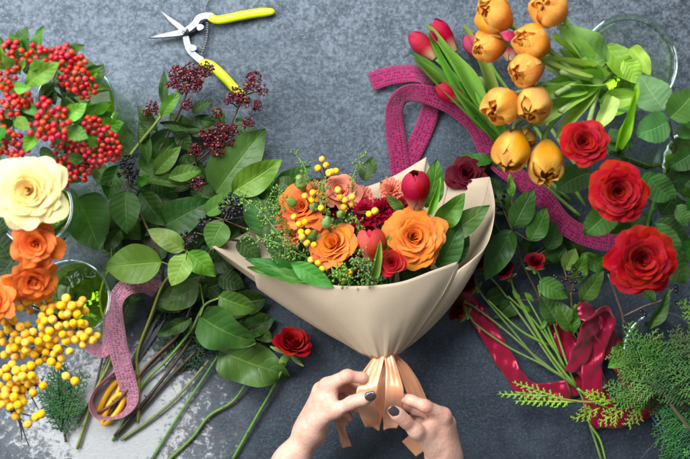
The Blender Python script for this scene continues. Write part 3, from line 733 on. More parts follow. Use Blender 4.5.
# ------------------------------------------------------------------ yellow berry branch
t = thing('yellow_berry_branch', 'branch crowded with round yellow berries beside the glass jar', 'berry branch', P(75, 295, 10))
sb = Bag(); tk = []
YC = [(25, 303, 5), (20, 300, 3), (45, 306, 4), (66, 307, 4), (80, 306, 3), (72, 318, 5), (50, 322, 6), (34, 330, 5), (12, 326, 4), (8, 338, 4), (24, 343, 5), (44, 340, 7), (62, 334, 6), (78, 332, 6), (86, 338, 3), (14, 352, 5), (36, 358, 5), (54, 360, 3), (24, 372, 5), (8, 372, 4), (26, 388, 6), (12, 394, 5), (36, 386, 3), (4, 402, 4), (16, 404, 3), (50, 350, 5), (64, 346, 3)]
main = [(75, 295, 10), (60, 318, 90), (45, 345, 125), (25, 385, 135), (8, 410, 138)]
sb.tube([P(*p) for p in main], [2.6 * K, 1.0 * K], 6)
for x, y, n in YC:
    z = 142 + U(-10, 12); j = min(main[1:], key=lambda p: (p[0] - x) ** 2 + (p[1] - y) ** 2)
    sb.tube([P(j[0], j[1], j[2]), P(.5 * (x + j[0]), .5 * (y + j[1]), .5 * (z + j[2]) - 4), P(x, y, z - 6)], [.9 * K, .6 * K], 5)
    cluster(t, BM_yel, x, y, z, 4.5 + n * 1.1, n + 1, 8.5, .7, tk, sb, (x, y, z - 7))
for x, y in ((97, 336), (66, 376), (75, 381), (3, 398), (28, 424), (16, 416), (41, 414), (8, 326), (58, 305), (8, 303), (12, 308), (36, 417), (0, 386), (80, 304), (67, 304)):
    berry(t, BM_yel, x, y, 140, 8.6); j = min(main[1:], key=lambda p: (p[0] - x) ** 2 + (p[1] - y) ** 2)
    sb.tube([P(*j), P(.5 * (x + j[0]), .5 * (y + j[1]), 130), P(x, y, 137)], [.8 * K, .45 * K], 4)
for e in (((16, 404), (23, 430), (29, 446)), ((12, 405), (20, 425), (22, 440))): sb.tube([P(e[0][0], e[0][1], 134), P(*e[1], 128), P(*e[2], 120)], [.9 * K, .4 * K], 4)
bagpart('stem', sb, M_stem, t, color=(.09, .055, .03))

# ------------------------------------------------------------------ conifer sprigs lying under the stems
def conifer(label, stempts, fronds, colr, seed, thick=1.5, srad=(1.6, .8), scol=(.12, .10, .04), group=None, name='conifer_sprig'):
    t = thing(name, label, 'conifer sprig', P(*stempts[0]), group); stem(t, stempts, srad, scol)
    for k, f in enumerate(fronds):
        c = f[3] if len(f) > 3 else colr
        frond(t, f[0], f[1], f[2], tuple(x * U(.85, 1.15) for x in c), seed + k, thick)
    return t
CF = (.045, .150, .050)
conifer('flat dark green conifer sprig beside the yellow berries', [(66, 442, 3), (62, 415, 4), (58, 370, 6)],
        [((62, 430, 5), (60, 360, 14), 46), ((64, 425, 6), (84, 372, 12), 40), ((60, 420, 6), (40, 378, 10), 34), ((64, 436, 5), (82, 402, 10), 26), ((62, 432, 4), (46, 405, 8), 26)], CF, 300, 1.3)
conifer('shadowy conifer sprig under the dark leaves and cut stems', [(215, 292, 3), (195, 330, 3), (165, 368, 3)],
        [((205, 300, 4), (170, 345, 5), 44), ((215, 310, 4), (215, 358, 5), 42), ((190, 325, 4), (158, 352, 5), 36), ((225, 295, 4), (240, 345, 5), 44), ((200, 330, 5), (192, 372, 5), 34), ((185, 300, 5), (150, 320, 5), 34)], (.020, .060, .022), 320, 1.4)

# ------------------------------------------------------------------ leafy branches, left half
G = 'leafy branches beside the bouquet'
def sprig(name, label, cat, stempts, rad, scol, leaves, berries=(), nodes=4, kind='broad', group=G, extra=()):
    t = thing(name, label, cat, P(*stempts[0]), group); ex = list(extra)
    sp = stempts
    for L in leaves:
        b, e, w_, c = L[:4]; k = L[4] if len(L) > 4 else kind
        leaf(t, b, e, w_, c, k, L[5] if len(L) > 5 else None)
        j = min(sp, key=lambda p: (p[0] - b[0]) ** 2 + (p[1] - b[1]) ** 2)
        if (j[0] - b[0]) ** 2 + (j[1] - b[1]) ** 2 < 60 ** 2: ex.append(([j, (.5 * (j[0] + b[0]), .5 * (j[1] + b[1]), .5 * (j[2] + b[2]) + 1), b], (rad * .7 if not np.ndim(rad) else rad[0] * .6, .7)))
    for (x, y, z, r_, n, d) in berries:
        q = Bag(); j = min(sp, key=lambda p: (p[0] - x) ** 2 + (p[1] - y) ** 2); q.tube([P(*j), P(x, y, z - r_ * .7)], [.9 * K, .8 * K], 5)
        cluster(t, BM_blue, x, y, z, r_, int(n * .8), d * .84, .6, None, q, (x, y, z - r_ * .7)); bagpart('berry_stalks', q, M_stem, t, color=(.12, .07, .04))
    stem(t, stempts, rad, scol, extra=ex, nodes=nodes); return t
SY = (.24, .27, .05); SG = (.13, .24, .04); SB = (.10, .065, .035); SD = (.045, .035, .02)
sprig('viburnum_sprig', 'sprig of four pale veined leaves on a long yellow-green stem', 'leafy sprig', [(187, 251, 50), (178, 268, 42), (163, 284, 34), (150, 318, 22), (137, 355, 10), (139, 385, 6), (138, 423, 4)], (1.2, 2.0), SY,
      [((162, 262, 46), (103, 268, 44), 40, C_LIGHT, 'broad', .1), ((184, 250, 56), (147, 229, 60), 21, (.115, .165, .05)), ((186, 254, 56), (171, 286, 58), 25, C_LIGHT), ((188, 252, 56), (215, 277, 54), 24, (.10, .21, .045))], [(189, 238, 56, 9, 16, 4.4)])
sprig('viburnum_sprig', 'dark leaved sprig with a hanging cluster of blue-black berries', 'leafy sprig', [(128, 185, 44), (141, 215, 36), (155, 245, 30), (163, 272, 24), (158, 300, 14), (140, 345, 6), (108, 418, 4)], (1.2, 2.0), SB,
      [((125, 191, 44), (127, 234, 42), 31, (.045, .115, .040), 'broad', 0), ((140, 192, 30), (166, 226, 28), 28, C_DARK), ((121, 230, 26), (104, 250, 24), 16, C_DARK), ((108, 186, 22), (92, 160, 18), 18, C_DARK), ((136, 185, 36), (150, 176, 42), 10, C_MID)], [(128, 172, 50, 11, 26, 4.4), (126, 160, 46, 7, 10, 4.2)])
sprig('viburnum_sprig', 'sprig with blue-black berries touching the paper wrap tip', 'leafy sprig', [(224, 220, 44), (216, 238, 34), (203, 270, 22), (190, 310, 10), (176, 338, 6), (137, 377, 4)], (1.2, 2.2), SB,
      [((223, 222, 50), (210, 250, 50), 27, (.050, .135, .045)), ((264, 236, 40), (245, 187, 48), 25, C_BLUE), ((206, 214, 36), (252, 189, 42), 20, (.07, .16, .03)), ((166, 225, 30), (212, 200, 38), 38, C_DARK, 'heart'), ((255, 215, 36), (266, 186, 44), 18, C_MID), ((238, 240, 28), (262, 262, 26), 20, C_DARK)], [(231, 206, 54, 12, 30, 4.6), (205, 222, 46, 7, 9, 4.2)])
sprig('salal_branch', 'branch with the tallest broad leaf, above the paper wrap', 'leafy sprig', [(228, 196, 22), (216, 240, 16), (206, 290, 10), (190, 340, 7), (150, 395, 5), (115, 436, 4)], (1.6, 2.4), SD,
      [((216, 193, 26), (264, 128, 30), 48, (.026, .082, .022), 'broad', -.1), ((232, 192, 46), (282, 160, 46), 30, (.085, .165, .028), 'broad', .1), ((274, 190, 30), (311, 166, 30), 22, C_MID), ((225, 205, 20), (190, 190, 16), 26, C_DARK), ((248, 205, 28), (285, 205, 30), 26, C_DARK)], nodes=6)
sprig('salal_branch', 'branch with two glossy arching leaves under the paper wrap', 'leafy sprig', [(219, 298, 34), (204, 306, 26), (190, 332, 14), (165, 362, 7), (142, 386, 4), (113, 441, 3)], (1.3, 2.0), SG,
      [((200, 316, 36), (255, 345, 34), 44, (.032, .105, .022), 'heart', .25), ((219, 296, 38), (259, 311, 36), 25, (.040, .130, .026), 'broad', .3), ((200, 284, 26), (155, 306, 24), 30, C_DARK), ((191, 318, 20), (156, 336, 18), 15, (.03, .075, .025))])
sprig('salal_branch', 'branch with a large dull olive leaf beside the lone red rose', 'leafy sprig', [(246, 384, 8), (232, 402, 5), (209, 416, 4), (192, 438, 3), (166, 462, 3)], (1.6, 2.0), SG,
      [((219, 350, 20), (291, 378, 14), 46, (.048, .095, .040), 'heart', -.1), ((240, 330, 10), (275, 318, 8), 26, C_DARK), ((235, 340, 8), (268, 340, 6), 24, C_DARK)])
sprig('salal_branch', 'branch with a big smooth leaf next to the round glass jar', 'leafy sprig', [(112, 260, 14), (100, 300, 8), (112, 352, 5), (95, 392, 4), (77, 449, 3)], (1.5, 1.8), SY,
      [((76, 196, 40), (99, 251, 34), 50, (.032, .098, .048), 'heart', -.2), ((110, 205, 18), (140, 240, 16), 32, C_DARK), ((150, 200, 14), (180, 190, 12), 30, C_DARK), ((175, 235, 14), (205, 240, 12), 30, C_DARK), ((120, 255, 10), (100, 225, 12), 28, C_DARK), ((170, 285, 10), (205, 270, 10), 30, C_DARK), ((140, 280, 12), (120, 300, 8), 24, C_DARK), ((118, 165, 22), (108, 200, 18), 22, C_DARK)])
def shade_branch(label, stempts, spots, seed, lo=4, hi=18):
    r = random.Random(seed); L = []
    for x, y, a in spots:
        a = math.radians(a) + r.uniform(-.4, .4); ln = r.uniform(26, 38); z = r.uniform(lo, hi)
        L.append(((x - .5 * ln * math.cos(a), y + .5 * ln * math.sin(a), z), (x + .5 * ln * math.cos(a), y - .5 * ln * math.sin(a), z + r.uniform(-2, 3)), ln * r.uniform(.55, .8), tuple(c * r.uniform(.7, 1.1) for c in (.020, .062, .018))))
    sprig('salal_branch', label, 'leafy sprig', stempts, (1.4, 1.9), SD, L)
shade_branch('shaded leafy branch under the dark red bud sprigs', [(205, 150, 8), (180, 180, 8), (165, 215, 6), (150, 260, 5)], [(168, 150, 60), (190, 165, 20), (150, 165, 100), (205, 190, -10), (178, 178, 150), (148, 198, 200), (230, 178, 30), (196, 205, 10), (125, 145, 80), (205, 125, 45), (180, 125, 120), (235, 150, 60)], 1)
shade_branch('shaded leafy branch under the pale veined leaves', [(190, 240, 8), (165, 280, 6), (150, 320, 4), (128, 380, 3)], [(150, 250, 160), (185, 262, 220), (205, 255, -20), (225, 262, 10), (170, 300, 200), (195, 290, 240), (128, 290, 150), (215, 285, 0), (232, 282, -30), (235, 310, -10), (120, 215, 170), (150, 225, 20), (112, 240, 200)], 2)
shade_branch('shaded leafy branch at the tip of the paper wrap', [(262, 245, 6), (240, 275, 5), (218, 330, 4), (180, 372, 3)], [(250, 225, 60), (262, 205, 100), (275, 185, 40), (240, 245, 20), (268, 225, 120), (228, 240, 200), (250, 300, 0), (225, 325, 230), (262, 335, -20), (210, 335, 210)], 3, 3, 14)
def cut_stem(label, pts, rad, colr, nodes=3, group='bare cut stems over the white patch'):
    t = thing('cut_stem', label, 'stem', P(*pts[-1]), group); stem(t, pts, rad, colr, nodes=nodes)
cut_stem('thin olive cut stem ending just right of the yellow scissors', [(209, 360, 8), (178, 396, 5), (150, 420, 4), (121, 440, 3)], (1.6, 1.9), (.17, .20, .05))
cut_stem('straight bright green cut stem crossing the photo bottom beside the white patch', [(218, 356, 9), (199, 385, 5), (180, 414, 4), (150, 462, 3)], (1.5, 1.9), (.10, .22, .035))
cut_stem('short dark twig leaning beside the yellow scissors', [(133, 360, 6), (124, 385, 4), (112, 412, 3)], (1.7, 1.9), SD)
cut_stem('slim olive cut stem under the mauve ribbon tail', [(128, 305, 8), (112, 350, 5), (98, 385, 4), (80, 440, 3)], (1.2, 1.6), (.15, .19, .05))
cut_stem('grey brown cut stem close to the flat conifer sprig', [(120, 300, 6), (104, 352, 4), (93, 395, 3), (76, 425, 3)], (1.3, 1.6), (.09, .075, .045))
cut_stem('reddish brown cut stem passing over the mauve ribbon', [(180, 334, 9), (150, 362, 8), (120, 398, 9), (98, 413, 8)], (1.5, 1.7), (.15, .09, .05))
cut_stem('black cut stem running from the leaves toward the white patch', [(195, 352, 6), (168, 380, 4), (140, 412, 3), (118, 434, 3)], (2.2, 2.4), (.05, .04, .022), 5)

# ------------------------------------------------------------------ dark red bud sprigs
G = 'dark red bud sprigs at the top'
def budsprig(label, stempts, rad, buds, leaves, scol=(.09, .07, .04)):
    t = thing('bud_sprig', label, 'bud sprig', P(*stempts[-1]), G); sb = Bag()
    sb.tube([P(*p) for p in stempts], [rad * .7 * K, rad * K], 6)
    for x, y, r_ in buds:
        j = min(stempts, key=lambda p: (p[0] - x) ** 2 + (p[1] - y) ** 2); z = 34 + U(-4, 8)
        ft = (x * .8 + j[0] * .2, y * .8 + j[1] * .2, z - 5); sb.tube([P(*j), P(*ft)], [.9 * K, .7 * K], 4)
        bud_panicle(t, x, y, z, r_, int(r_ * r_ * 1.15), ft, sb)
    bagpart('stem', sb, M_stem, t, color=scol)
    for L in leaves: leaf(t, L[0], L[1], L[2], L[3], 'lance', L[4] if len(L) > 4 else None)
budsprig('bud sprig reaching up to the secateurs spring', [(190, 80, 26), (184, 100, 24), (170, 130, 20), (150, 168, 14), (140, 200, 8)], 1.6,
         [(178, 74, 9), (191, 71, 9), (206, 69, 8), (194, 85, 8), (183, 88, 7), (187, 104, 6), (199, 78, 7), (172, 83, 6)], [((164, 108, 28), (164, 70, 30), 10, C_DARK), ((192, 113, 24), (212, 100, 26), 13, C_DARK), ((200, 120, 22), (216, 124, 22), 10, C_DARK), ((175, 130, 18), (192, 152, 18), 16, C_DARK)])
budsprig('bud sprig covering the tip of the lower secateurs handle', [(245, 95, 24), (238, 108, 22), (224, 138, 18), (205, 166, 14), (172, 182, 10)], 1.5,
         [(254, 79, 8), (261, 90, 6), (236, 94, 8), (243, 101, 7), (257, 106, 6), (249, 87, 6), (229, 100, 5)], [((228, 128, 20), (258, 130, 22), 14, C_DARK), ((236, 118, 16), (254, 140, 14), 14, C_DARK), ((225, 125, 20), (212, 104, 24), 11, C_DARK)])
budsprig('bud sprig with one bright green leaf on a lime stem', [(161, 116, 36), (152, 128, 34), (142, 140, 30), (128, 158, 24)], 1.8,
         [(152, 108, 7), (146, 112, 4)], [((161, 118, 38), (180, 91, 42), 14, C_BRIGHT, .1), ((158, 132, 26), (137, 105, 28), 14, C_DARK), ((158, 122, 30), (201, 129, 26), 9, (.03, .08, .03)), ((148, 142, 26), (139, 122, 28), 12, (.055, .13, .03)), ((132, 155, 22), (124, 127, 20), 11, C_DARK)], (.26, .34, .05))
budsprig('widest bud sprig, above the tall broad leaf', [(222, 128, 24), (214, 146, 22), (196, 162, 20), (168, 178, 16), (140, 186, 12)], 1.5,
         [(217, 113, 5), (248, 123, 6), (221, 131, 9), (206, 134, 7), (226, 140, 8), (217, 149, 8), (195, 150, 7), (198, 184, 7), (210, 142, 7), (232, 130, 6)],
         [((148, 164, 24), (139, 121, 26), 13, (.05, .125, .035)), ((154, 174, 30), (181, 146, 32), 18, (.065, .145, .03)), ((168, 178, 34), (203, 169, 32), 17, C_LIGHT), ((134, 180, 30), (192, 184, 28), 13, (.055, .14, .03)), ((186, 158, 16), (206, 178, 14), 18, C_DARK), ((150, 150, 14), (170, 128, 14), 16, C_DARK), ((128, 150, 10), (118, 120, 8), 18, C_DARK), ((150, 190, 10), (180, 196, 10), 20, C_DARK)])

# ------------------------------------------------------------------ lone red rose
RED1 = (.30, .002, .005); RED2 = (.40, .004, .006)
t = thing('rose', 'single red rose lying below the paper wrap', 'rose', P(230, 462, 3), 'red roses')
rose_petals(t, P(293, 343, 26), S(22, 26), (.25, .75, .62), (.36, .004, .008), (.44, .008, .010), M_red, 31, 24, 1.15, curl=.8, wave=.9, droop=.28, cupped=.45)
sepals(t, P(290, 353, 18), (.25, .75, .5), S(20, 20), 5)
stem(t, [(290.5, 354, 16), (272, 390, 8), (257, 416, 6), (230, 464, 4)], (1.6, 1.9), (.11, .24, .03), nodes=4)

# ------------------------------------------------------------------ mauve lace ribbon, yellow scissors, secateurs
t = thing('lace_ribbon', 'mauve lace ribbon curled between the glass jar and the cut stems', 'ribbon', P(120, 340, 0))
ribbon(t, 'ribbon_band', [(158, 290, 26, None, -20), (145, 283, 34, None, -5), (128, 286, 42, None, 20), (116, 300, 42, None, 30), (115, 322, 32, None, 12), (119, 350, 20, None, 0), (126, 378, 12, None, 4), (131, 398, 9, None, 25), (126, 411, 9, None, 68), (112, 417, 9, None, 84), (98, 415, 9, None, 86), (92, 404, 9, None, 86), (96, 391, 8, None, 86), (108, 379, 7, None, 80), (120, 373, 5, None, 60)], 19, M_mauve, 220)
ribbon(t, 'ribbon_tail', [(118, 298, 30, None, 25), (111, 318, 22, None, 20), (110, 338, 14, None, 25), (104, 350, 10, None, 40), (94, 347, 10, None, 45), (88, 336, 12, None, 30)], 18, M_mauve, 90)
t = thing('scissors', 'scissors with long yellow loop handles under the mauve ribbon', 'scissors', P(112, 400, 0))
def loop_handle(cx, cy, a, L, Wd, z):
    b = Bag(); pts = []
    for k in range(25):
        th = 2 * math.pi * k / 24; x, y = L * math.cos(th), Wd * math.sin(th) * (1 + .25 * math.cos(th))
        pts.append(P(cx + x * math.cos(a) - y * math.sin(a), cy + x * math.sin(a) + y * math.cos(a), z))
    b.tube(pts, 3.0 * K, 8, 60); bagpart('handle', b, M_yelplastic, t)
loop_handle(109, 399, -1.02, 21, 4.6, 3.2); loop_handle(113, 409, -1.02, 17, 5.2, 4.6)
for tipx, tipy, z in ((166, 318, 2.6), (160, 314, 4.6)):
    b = Bag(); a0 = np.array([121, 383.]); a1 = np.array([tipx, tipy]); d = (a1 - a0) / np.linalg.norm(a1 - a0); nn = np.array([-d[1], d[0]])
    q = [a0 + nn * 2.6, a0 - nn * 2.6, a1 - d * 20 - nn * 3.2, a1, a1 - d * 24 + nn * 2.0]
    V = [P(x[0], x[1], z + .8) for x in q] + [P(x[0], x[1], z - .8) for x in q]; m = len(q)
    b.add(V, [tuple(range(m)), tuple(range(2 * m - 1, m - 1, -1))] + [(i, m + i, m + (i + 1) % m, (i + 1) % m) for i in range(m)]); bagpart('blade', b, M_steel, t, False)
b = Bag(); b.tube([P(128, 372, 1), P(128, 372, 7)], 2.6 * K, 12, 3); bagpart('pivot_screw', b, M_steel, t)

t = thing('secateurs', 'flower secateurs with open steel blades and lime yellow handles', 'secateurs', P(186, 32, 0))
def plate(name, outline, z, th, mat_, bev=.4):
    o = np.array([P(x, y, z) for x, y in spline(np.array(outline + [outline[0]], float), len(outline) * 5)[:-1]]); c = o.mean(0); m = len(o); b = Bag()
    ins = c + (o - c) * .94
    V = np.vstack([ins + [0, 0, th * K], o + [0, 0, (th - bev) * K], o + [0, 0, -(th - bev) * K], ins - [0, 0, th * K]])
    F = [tuple(range(m))[::-1], tuple(3 * m + i for i in range(m))]
    for l in range(3): F += [(l * m + i, l * m + (i + 1) % m, (l + 1) * m + (i + 1) % m, (l + 1) * m + i) for i in range(m)]
    b.add(V, F); ob = bagpart(name, b, mat_, t, False); md = ob.modifiers.new('b', 'BEVEL'); md.width = .0003; md.limit_method = 'ANGLE'; md.segments = 2; return ob
def blade_poly(tip, piv, w0, tangpts, w1):
    tip, piv = np.array(tip, float), np.array(piv, float); d = (piv - tip) / np.linalg.norm(piv - tip); nn = np.array([-d[1], d[0]])
    tp = [np.array(p, float) for p in tangpts]
    up = [tip, tip + d * 14 + nn * w0 * .62, piv - d * 3 + nn * w0]; dn = [piv - d * 3 - nn * w0 * .8, tip + d * 14 - nn * w0 * .42]
    a = []; bb = []
    for i, p in enumerate(tp):
        e = tp[min(i + 1, len(tp) - 1)] - tp[max(i - 1, 0)]; e /= np.linalg.norm(e); m = np.array([-e[1], e[0]]); a.append(p + m * w1); bb.append(p - m * w1)
    return [tuple(x) for x in up + a + bb[::-1] + dn]
plate('blade', blade_poly((159.5, 9.5), (185.5, 31.5), 3.4, [(187, 42), (190, 51), (197, 58), (203, 62)], 3.3), 5.2, 1.2, M_steel)
plate('blade', blade_poly((147.5, 38.5), (185.5, 31.5), 3.6, [(194, 25), (200, 17.5), (208, 15.5), (213, 18)], 3.3), 7.8, 1.2, M_steel)
plate('cutting_stop', [(189, 44), (196, 46), (197, 50), (191, 52)], 5.6, 1.8, M_steel); plate('cutting_stop', [(196, 24), (203, 25), (204, 29), (198, 31)], 7.6, 1.8, M_steel)
def grip(pts, rad):
    b = Bag(); W = spline([P(*p) for p in pts], 40); q = np.linspace(0, 1, 40)
    r_ = np.interp(q, [0, .04, .15, .5, .85, .97, 1], [rad * .55, rad * .8, rad * .9, rad, rad * .95, rad * .7, rad * .2])
    tg = np.gradient(W, axis=0); tg /= np.linalg.norm(tg, axis=1)[:, None]; a = np.cross(tg, [0, 0, 1]); a /= np.linalg.norm(a, axis=1)[:, None]; th = np.arange(12) * math.pi / 6
    V = W[:, None] + (r_ * K)[:, None, None] * (np.cos(th)[None, :, None] * a[:, None] + np.sin(th)[None, :, None] * np.array([0, 0, .85])[None, None])
    b.add(V.reshape(-1, 3), grid_faces(40, 12, True) + [tuple(range(12))[::-1], tuple(39 * 12 + i for i in range(12))]); bagpart('grip', b, M_grip, t)
grip([(209, 17, 7.5), (219, 20, 7), (240, 16, 6.5), (258, 13, 6), (275, 11.5, 5.5)], 4.7)
grip([(200, 62, 5.5), (212, 66, 5.5), (224, 77, 5.5), (236, 90, 5.5), (248, 101, 5)], 4.9)
b = Bag(); hel = [P(207 - 4 * math.sin(k / 110 * math.pi) * -.6 - k / 110 * 6 + 1.9 * math.cos(k * .8), 22 + k / 110 * 33 + .9 * math.sin(k * .8) * .3, 6.5 + 1.9 * math.sin(k * .8)) for k in range(111)]
b.tube(hel, .48 * K, 5, 440); bagpart('spring', b, M_steel, t)
b = Bag(); b.tube([P(185.5, 31.5, 2), P(185.5, 31.5, 9.6), P(185.5, 31.5, 10.4)], [3.4 * K, 3.4 * K, 2.2 * K], 18, 5); b.tube([P(185.5, 31.5, 10), P(185.5, 31.5, 11.4)], 1.6 * K, 6, 2); bagpart('pivot_bolt', b, M_steel, t)
b = Bag(); b.tube([P(206, 15, 7), P(205, 8, 5), P(208, 1, 3), P(211, -6, 2)], .6 * K, 5); bagpart('wire_loop', b, M_steel, t)
# ------------------------------------------------------------------ paper wrap
t = thing('paper_wrap', 'beige kraft paper cone wrapped round the bouquet', 'paper wrap', P(384, 354, 20)); WRAP = t
def sheet(name, cols, nc, nr=22, wob=.5):
    A = spline([P(*c[0]) for c in cols], nc); B = spline([P(*c[1]) for c in cols], nc); C = spline([P(*c[2]) for c in cols], nc)
    s = np.linspace(0, 1, nr)[:, None, None]
    V = A[None] * (1 - s) ** 2 + B[None] * 2 * s * (1 - s) + C[None] * s * s
    jj = np.arange(nc)[None, :]; ss = s[:, :, 0]
    V[..., 2] += K * wob * np.sin(jj * .55 + ss * 7) * np.sin(ss * math.pi)
    V[..., 2] += K * 1.1 * (np.sin(jj * .9) + .6 * np.sin(jj * 2.1 + 1)) * ss ** 3
    V[..., 2] = np.maximum(V[..., 2], 2.0 * K)
    ob = link(name, mk_mesh(name, V.reshape(-1, 3) - np.array(t.location)[None], grid_faces(nr, nc), M_paper), t)
    md = ob.modifiers.new('thickness', 'SOLIDIFY'); md.thickness = .28 * K; md.offset = 0; return ob
sheet('front_panel', [((266, 292, 26), (316, 330, 22), (360, 351, 26)), ((257, 287, 44), (310, 325, 40), (354, 349, 40)), ((257, 269, 70), (318, 318, 62), (359, 353, 55)), ((284, 278, 90), (338, 321, 82), (366, 356, 64)), ((320, 284, 101), (356, 323, 92), (373, 358, 69)),
    ((360, 286, 104), (374, 324, 96), (380, 359, 70)), ((400, 282, 101), (396, 320, 93), (388, 358, 69)), ((434, 270, 95), (424, 310, 86), (395, 356, 64)), ((455, 262.5, 88), (442, 303, 78), (401, 353, 58)), ((457, 262, 87), (444, 303, 77), (402, 353, 57)), ((459, 266, 84), (447, 304, 73), (403, 352, 54))], 64, wob=.35)
sheet('back_panel', [((226, 261, 34), (304, 318, 26), (356, 350, 30)), ((214.5, 248.6, 51), (300, 308, 36), (360, 352, 34)), ((213, 246.5, 52), (300, 307, 36), (360, 352, 34)), ((214.5, 246, 50), (301, 306, 35), (362, 352, 33)), ((236, 238, 26), (310, 296, 10), (378, 352, 26)), ((280, 214, 10), (340, 285, 4), (381, 350, 24)), ((330, 198, 7), (370, 280, 3), (384, 350, 24)),
    ((385, 180, 8), (395, 275, 3), (388, 350, 24)), ((423, 159, 13), (411, 270, 4), (390, 350, 24)), ((425, 157.5, 14), (412, 270, 4), (390, 350, 24))], 60)
sheet('side_panel', [((425, 158, 11), (410, 275, 4), (388, 351, 26)), ((436, 176, 10), (416, 275, 5), (389, 351, 26)), ((448, 182.4, 14), (425, 275, 6), (391, 351, 26)), ((450, 182.2, 14), (426, 275, 6), (391, 351, 26)), ((470, 179.5, 28), (442, 280, 12), (393, 351, 27)), ((487.5, 177, 43), (464, 285, 24), (396, 351, 30)), ((489.5, 177.5, 44.5), (466, 286, 26), (396, 351, 30)), ((490.5, 180, 46), (468, 288, 28), (396, 351, 31)), ((495, 208, 62), (472, 300, 46), (408, 347, 38)),
    ((489, 240, 74), (462, 305, 58), (407, 348, 44)), ((476, 256, 77), (452, 305, 64), (404, 350, 48)), ((458, 270, 74), (438, 310, 66), (396, 352, 48))], 72)

# bundled bouquet stems below the tie
t = thing('stem_bundle', 'green bouquet stems hidden behind the satin bow', 'stems', P(385, 352, 30))
for k, (x, y) in enumerate(((428, 397), (416, 399), (424, 404), (404, 408), (396, 412))):
    stem(t, [(380 + k * 2.2, 330, 40), (384 + k * 1.5, 352, 34 + (k % 2) * 6), (x, y, 14 + 3 * k)], 1.7, (.07, .17, .03))

# ------------------------------------------------------------------ bouquet flowers
G = 'flowers tied in the bouquet'
ft = (384, 345, 42)
def toft(px, py, z): return [(ft[0] + U(-5, 5), ft[1], ft[2] + U(-6, 6)), (.5 * (ft[0] + px), .5 * (ft[1] + py) + 8, .4 * ft[2] + .5 * z - 6), (px, py, z)]
def brose(label, px, py, z, d, axis, c1, c2, mat_, seed, n, **kw):
    t = thing('rose', label, 'rose', P(*ft), G); rose_petals(t, P(px, py, z), S(d * .5, z), axis, c1, c2, mat_, seed, n, **kw)
    ax = Vector(axis).normalized(); stem(t, toft(px - ax.x * d * .3, py + ax.y * d * .3, z - d * .42), 1.6, (.08, .18, .03)); sepals(t, P(px, py, z) - np.array(ax) * S(d * .42, z), axis, S(d * .36, z)); return t
brose('biggest orange rose in the bouquet, fully open', 414, 237, 92, 67, (.05, .12, 1), (.94, .31, .018), (.95, .42, .05), M_orange, 41, 48, height=.74, curl=1.25, wave=1.7, inner=.04, droop=.42, cupped=.5)
brose('orange rose with a frilled side, among the yellow berries', 334, 244, 92, 52, (-.35, .45, 1), (.95, .38, .03), (.92, .33, .07), M_orange, 42, 30, height=1.0, curl=1.2, wave=1.8, inner=.05, droop=.3)
brose('peach orange rose at the tip of the bouquet', 301, 207, 84, 54, (-.35, .4, 1), (.88, .20, .02), (.88, .27, .05), M_orange, 43, 24, height=.75, curl=1.3, wave=2.2, inner=.1, droop=.5, point=.5)
brose('salmon pink rose half hidden behind the yellow berries', 340, 191, 76, 44, (.1, .4, 1), (.78, .10, .06), (.86, .25, .15), M_coral, 44, 18, height=.8, curl=1.2, wave=1.5, inner=.12, droop=.4)
brose('small red rose in front of the biggest orange rose', 392, 263, 104, 30, (-.1, .1, 1), (.40, .006, .01), (.50, .012, .012), M_red, 45, 24, height=1.0, curl=.8, wave=.7, droop=.3)
brose('tiny dark crimson rose between the two orange roses', 321, 228, 80, 24, (0, .2, 1), (.16, .002, .012), (.22, .004, .02), M_dred, 46, 16, height=1.0)
brose('maroon rose bud peeking out by the salmon rose', 347, 190, 64, 20, (.1, .5, .8), (.30, .004, .02), (.34, .008, .03), M_crim, 47, 14, height=1.0)
def carnation(label, px, py, z, d, axis, colr, mat_, seed, n):
    t = thing('carnation', label, 'carnation', P(*ft), G); frilly_petals(t, P(px, py, z), S(d * .56, z), axis, colr, mat_, seed, n); stem(t, toft(px, py, z - d * .3), 1.5, (.10, .20, .06))
carnation('crimson frilly carnation in the middle of the bouquet', 366, 214, 84, 30, (-.1, .2, 1), (.42, .006, .035), M_crim, 51, 30)
carnation('deep red frilly carnation touching the biggest orange rose', 384, 210, 82, 28, (.1, .2, 1), (.33, .004, .028), M_crim, 52, 28)
carnation('coral frilly carnation at the tip of the bouquet', 307, 229, 84, 30, (-.3, .1, 1), (.80, .17, .10), M_coral, 53, 26)
carnation('pale coral frilly carnation behind the red tulip', 392, 190, 68, 28, (0, .4, 1), (.82, .24, .15), M_coral, 54, 26)
carnation('pink coral frilly carnation behind the crimson carnation', 362, 196, 66, 24, (0, .4, 1), (.80, .20, .16), M_coral, 55, 24)
carnation('dark crimson frilly bloom under the green buds', 336, 208, 74, 22, (0, .2, 1), (.26, .003, .02), M_crim, 56, 22)
carnation('orange coral frilly bloom beside the pink tipped bud', 316, 192, 76, 26, (-.1, .4, 1), (.84, .20, .05), M_coral, 57, 24)
carnation('wine red frilly bloom between the coral tulip and frilled orange rose', 354, 232, 80, 22, (0, .2, 1), (.30, .003, .02), M_crim, 58, 22)
carnation('ruby frilly bloom by the paper rim below the frilled orange rose', 350, 262, 82, 24, (0, .1, 1), (.36, .005, .02), M_crim, 48, 22)
carnation('light orange frilly bloom under the peach orange rose', 292, 236, 80, 24, (-.3, .1, 1), (.88, .32, .06), M_coral, 49, 22)
carnation('small salmon frilly bloom at the outermost end of the bouquet', 284, 222, 74, 20, (-.4, .2, 1), (.82, .22, .08), M_coral, 59, 20)
carnation('bright red frilly bloom tucked under the red tulip', 402, 204, 74, 20, (0, .3, 1), (.42, .006, .02), M_crim, 60, 20)
